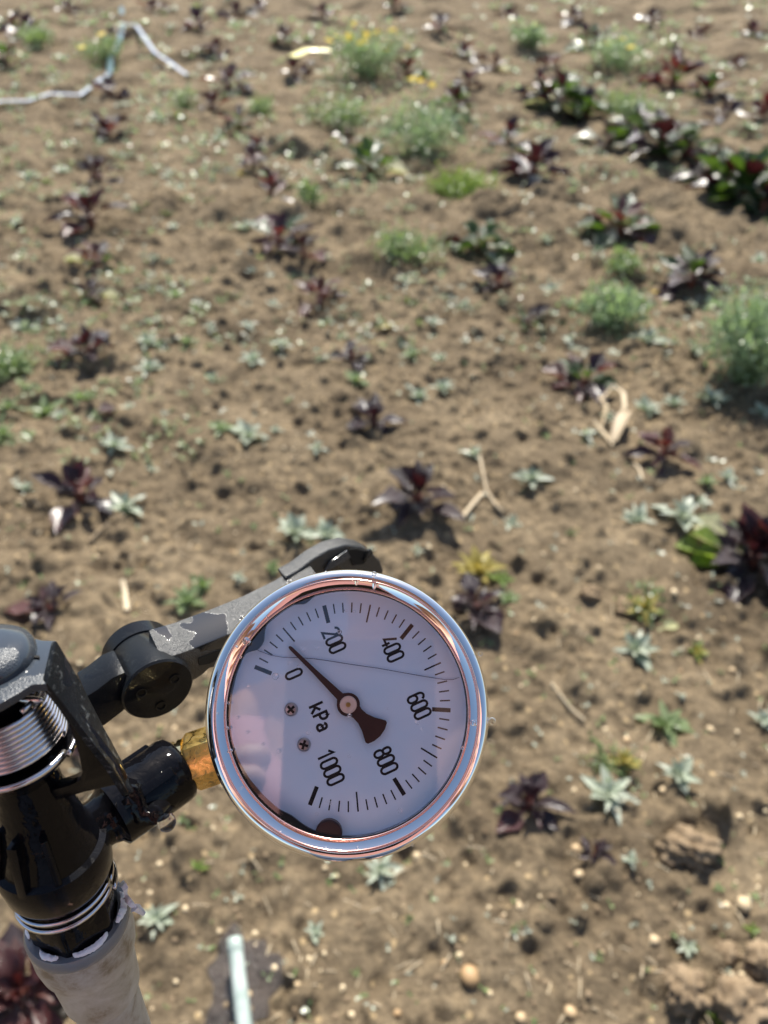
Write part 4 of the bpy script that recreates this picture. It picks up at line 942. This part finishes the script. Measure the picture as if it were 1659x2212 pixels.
bm = bmesh.new(); lathe(bm, P(330, 1763, z0+.0002), CF, [(0, 0), (.0002, .0018), (.0008, .0024), (.009, .0026)], 32); sp('clamp_boss', bm, m_black, 40)
gus = [(88,1742),(120,1728),(134,1738),(112,1770),(98,1800),(84,1800)]
bm = bmesh.new(); prism(bm, [P(x, y_, proj(bs_)[2]-.0125) for x, y_ in gus], CF*.003, .0005); sp('gusset', bm, m_black, 40)

# lever arm with pivot
Pc = P(343, 1491, .206); vb = (C0-Pc).normalized()
dd = (CR*.47 - CU*.88); dd = (dd - vb*dd.dot(vb)).normalized(); Np = (vb*math.cos(R(44))+dd*math.sin(R(44))).normalized()
r_v = .0098
Nb = (Np + CR*.30).normalized()
lev = lambda x, y_: on_plane(x, y_, Pc, Np)
levb = lambda x, y_: on_plane(x, y_, Pc, Nb)
hv_ = Vector((.165, .022, .986)); Ne = (Np - hv_*Np.dot(hv_)).normalized()
bm = bmesh.new(); lathe(bm, Pc, -Np, [(0, 0), (0, r_v*.95), (.0006, r_v), (.0135, r_v), (.0141, r_v*.97), (.0142, r_v*1.02), (.0190, r_v*1.03), (.0198, r_v*.98), (.0198, 0)], 72); hub_ = sp('pivot_drum', bm, m_drum, 30)
for (x, y_) in ((305,1496),(377,1466),(347,1524)):
    c = lev(x, y_); bm = bmesh.new(); lathe(bm, c+Np*.00012, -Np, [(-.0003, .00150), (-.0003, .00118), (.0002, .00115), (.0003, 0)], 24); fin('drum_hole', bm, m_hole, hub_, 30)
beam = [(352,1428),(412,1408),(488,1377),(560,1345),(630,1308),(700,1262),(708,1300),(640,1345),(560,1392),(505,1428),(478,1442),(455,1448),(440,1462),(418,1476),(385,1496),(356,1492)]
ew = .0112
bm = bmesh.new(); prism(bm, [levb(x, y_)-Np*.0008 for x, y_ in beam], -Ne*ew, .0007); arm = sp('lever_arm', bm, m_arm, 30)
# raised panel line on the arm top, recess on the arm side
bm = bmesh.new(); prism(bm, [levb(x, y_)-Np*.0005 for x, y_ in ((430,1425),(500,1397),(580,1358),(620,1345),(560,1378),(500,1410),(455,1436),(432,1440))], -Np*.0004, 0); fin('side_recess', bm, m_hole, arm, 30)
lb = lambda x, y_, o_=0: on_plane(x, y_, Pc-Np*(ew+.001+o_), Nb)
tip = [(615,1248),(645,1231),(678,1206),(711,1187),(748,1177),(781,1182),(803,1193),(822,1213),(829,1232),(824,1262),(760,1290),(690,1300),(640,1290)]
bm = bmesh.new(); prism(bm, [lb(x, y_, -.003) for x, y_ in tip], -Np*.006, .0010, 3); spoon = sp('arm_spoon', bm, m_arm, 40)
bm = bmesh.new(); prism(bm, [lb(x, y_, -.0034) for x, y_ in ((751,1187),(770,1186),(790,1191),(800,1200),(786,1218),(762,1222),(757,1207))], -Np*.0003, 0); fin('spoon_slot', bm, m_hole, spoon, 30)
bm = bmesh.new(); prism(bm, [lb(x, y_, -.0042) for x, y_ in ((795,1190),(802,1187),(807,1194),(800,1203),(788,1214),(786,1210))], -Np*.001, .0002); fin('spoon_clip', bm, m_scuffed, spoon, 30)
bm = bmesh.new(); prism(bm, [lb(x, y_, -.0042) for x, y_ in ((751,1189),(758,1205),(740,1216),(720,1228),(700,1236),(712,1214))], -Np*.0006, .0002); fin('spoon_face', bm, m_cap, spoon, 30)
link_ = [(192,1514),(215,1500),(248,1474),(275,1462),(300,1500),(285,1535),(276,1543),(232,1577),(205,1592),(176,1572)]
bm = bmesh.new(); prism(bm, [lev(x, y_)-Np*.002 for x, y_ in link_], -Np*.0105, .0006); sp('lever_link', bm, m_drum, 30)

# ------------------------------------------------------------------ water drops
def drop(p, r_, label, n_=None, group=None, sq=(1,1,.6)):
    bm = bmesh.new(); ball(bm, Vector((0,0,0)), r_, 3, sq, axis=n_ or gn); o = fin('water_drop', bm, m_water, None, 180); o.location = p; return tag(o, label, 'water drop', group)
drop(P(360, 1776, z0-.001), .0022, 'large clear water drop hanging under the black side barrel', UPX, sq=(1,1,1.1))
def gd(zx, zy, z, r_, label, group=None, sq=(1,1,.6)): drop(GM @ img2dial(zx, zy, z), r_*.001, label, gn, group, sq)
gd(945,175,6.9,.65,'water drop with bright glint on the top of the gauge rim')
gd(1448,932,5.6,.75,'round water drop on the right side of the gauge bezel channel')
gd(443,695,3.5,.85,'ring-shaped water drop on the window beside the numeral 0')
gd(1545,925,4.5,1.0,'dark water drop clinging outside the right rim of the gauge')
gd(1485,580,5.5,.6,'small sparkling water drop outside the right rim, above the dark one')
gd(140,1100,5.0,.8,'water drop on the left rim touching the brass nut')
gd(298,520,5.0,.9,'water drop in the left bezel channel near the upper gasket lump')
gd(820,895,3.4,.5,'dark droplet on the window over the hub cap')
gd(855,212,5.6,.7,'left one of two joined droplets in the top bezel channel', sq=(1.6,.7,.5)); gd(945,232,5.6,.7,'right one of two joined droplets in the top bezel channel', sq=(1.6,.7,.5))
rr = random.Random(12)
for (zx, zy) in ((205,830),(200,960),(215,1075),(265,600),(405,405),(250,545),(275,1260),(340,1400),(700,1570),(860,1565),(1395,1060),(1400,1230),(150,885),(640,170),(700,165),(980,210),(1140,1555),(470,1490)):
    gd(zx, zy, 5.4, rr.uniform(.25,.45), 'tiny clear droplet among many on the chrome bezel', 'tiny droplets on the gauge')
rr = random.Random(13)
for (zx, zy) in ((510,628),(585,560),(655,552),(610,980),(300,980),(800,360),(845,365),(250,905),(1165,930),(1190,965),(720,1340),(705,1330),(655,1395),(820,1100),(460,1075),(305,740),(1015,860),(560,645),(380,1040),(1075,1380),(770,470)):
    gd(zx, zy, 4.3, rr.uniform(.3,.6), 'faint flat water spot among several on the gauge window', 'water spots on the gauge window', (1,1,.12))

# ------------------------------------------------------------------ the photographer (mirrored in the chrome and the window)
def skin_body(name, verts, edges, material, parent, sub=2, root=0):
    me = bpy.data.meshes.new(name); me.from_pydata([v[:3] for v in verts], edges, []); me.materials.append(material)
    o = bpy.data.objects.new(name, me); link(o, parent)
    md = o.modifiers.new('skin', 'SKIN'); md.use_smooth_shade = True
    for k, v in enumerate(verts):
        me.skin_vertices[0].data[k].radius = (v[3], v[4] if len(v) > 4 else v[3]); me.skin_vertices[0].data[k].use_root = (k == root)
    sb = o.modifiers.new('sub', 'SUBSURF'); sb.levels = sub; sb.render_levels = sub
    return o
m_skin, nt, b = mat('skin', (.62,.36,.27), .5); m_shirt, nt, b = mat('pink_cotton', (.72,.36,.36), .8); m_trouser, nt, b = mat('denim', (.06,.08,.13), .8)
m_hair, nt, b = mat('brown_hair', (.05,.03,.02), .5); m_phone, nt, b = mat('phone_glass', (.01,.01,.012), .15); m_hat, nt, b = mat('pink_hat', (.72,.42,.40), .8)
PB = Vector((.02, -.50, 0))
per = thing('person', 'photographer in a pink top and hat, mirrored softly in the gauge window', 'person', PB)
bv = [(0,-.02,.92,.15,.12),(0,.06,1.10,.15,.11),(0,.15,1.27,.17,.11),(0,.22,1.40,.12,.09),(0,.27,1.46,.055,.055),(0,.34,1.53,.075,.085),(0,.37,1.60,.085,.095),(0,.37,1.68,.06,.07),
      (.17,.20,1.37,.062,.062),(.25,.24,1.12,.047,.047),(.14,.37,1.03,.032,.032),(.075,.42,1.045,.030,.018),
      (-.17,.20,1.37,.062,.062),(-.25,.24,1.12,.047,.047),(-.17,.37,1.03,.032,.032),(-.11,.42,1.045,.030,.018),
      (.10,-.02,.86,.095,.095),(.12,.02,.48,.06,.065),(.13,-.03,.09,.04,.045),(.14,.10,.035,.045,.03),
      (-.10,-.02,.86,.095,.095),(-.12,.02,.48,.06,.065),(-.13,-.03,.09,.04,.045),(-.14,.10,.035,.045,.03)]
be_ = [(0,1),(1,2),(2,3),(3,4),(4,5),(5,6),(6,7),(3,8),(8,9),(9,10),(10,11),(3,12),(12,13),(13,14),(14,15),(0,16),(16,17),(17,18),(18,19),(0,20),(20,21),(21,22),(22,23)]
skin_body('body', bv, be_, m_skin, per)
sv = [(v[0],v[1],v[2],v[3]*1.13,(v[4] if len(v)>4 else v[3])*1.15) for v in bv]
top = [0,1,2,3,8,9,12,13]; mp = {k:i for i,k in enumerate(top)}
skin_body('shirt', [sv[k] for k in top], [(mp[a],mp[c]) for a,c in be_ if a in mp and c in mp], m_shirt, per)
lg = [0,16,17,18,20,21,22]; mp = {k:i for i,k in enumerate(lg)}
skin_body('trousers', [sv[k] for k in lg], [(mp[a],mp[c]) for a,c in be_ if a in mp and c in mp], m_trouser, per)
bm = bmesh.new(); lathe(bm, PB+Vector((0,.375,1.64)), Vector((0,.42,.9)), [(-.015,.155),(0,.16),(.012,.105),(.06,.10),(.10,.075),(.112,0),(.10,0),(.06,.09),(0,.098),(-.012,.152)], 40); fin('hat', bm, m_hat, per, 60)
bm = bmesh.new(); ball(bm, PB+Vector((0,.335,1.61)), .098, 3, (1,1,1.1)); fin('hair', bm, m_hair, per, 180)
for sx in (-1, 1):
    for k in range(4):
        x0 = PB.x + (.075 if sx > 0 else -.11)+sx*.004; yy = -.043+.02*k*.3; zz = 1.035+.019*k; L_f = (.060,.072,.076,.066)[k]
        fv = [(x0, PB.y+.425, zz, .010), (x0-sx*.010, PB.y+.425+L_f*.28, zz+.004, .0095), (x0-sx*.024, PB.y+.425+L_f*.36, zz+.006, .009), (x0-sx*.036, PB.y+.425+L_f*.30, zz+.008, .008)]
        fv = [(a-PB.x, c-PB.y, z_, r_) for a, c, z_, r_ in fv]; skin_body('finger', fv, [(0,1),(1,2),(2,3)], m_skin, per, 1)
    x0 = (.075 if sx > 0 else -.11)
    skin_body('thumb', [(x0, .41, 1.05, .012), (x0-sx*.018, .405, 1.075, .0105), (x0-sx*.036, .405, 1.09, .009)], [(0,1),(1,2)], m_skin, per, 1)
ph = C0 - CF*.010 - CU*.055 - CR*.012
bm = bmesh.new(); prism(bm, [ph+CR*x+CU*y_ for x, y_ in ((-.038,-.080),(.038,-.080),(.038,.075),(-.038,.075))], -CF*.008, .002); o = fin('mobile_phone', bm, m_phone, None, 40); tag(o, 'dark mobile phone held by the photographer, mirrored in the gauge', 'phone')
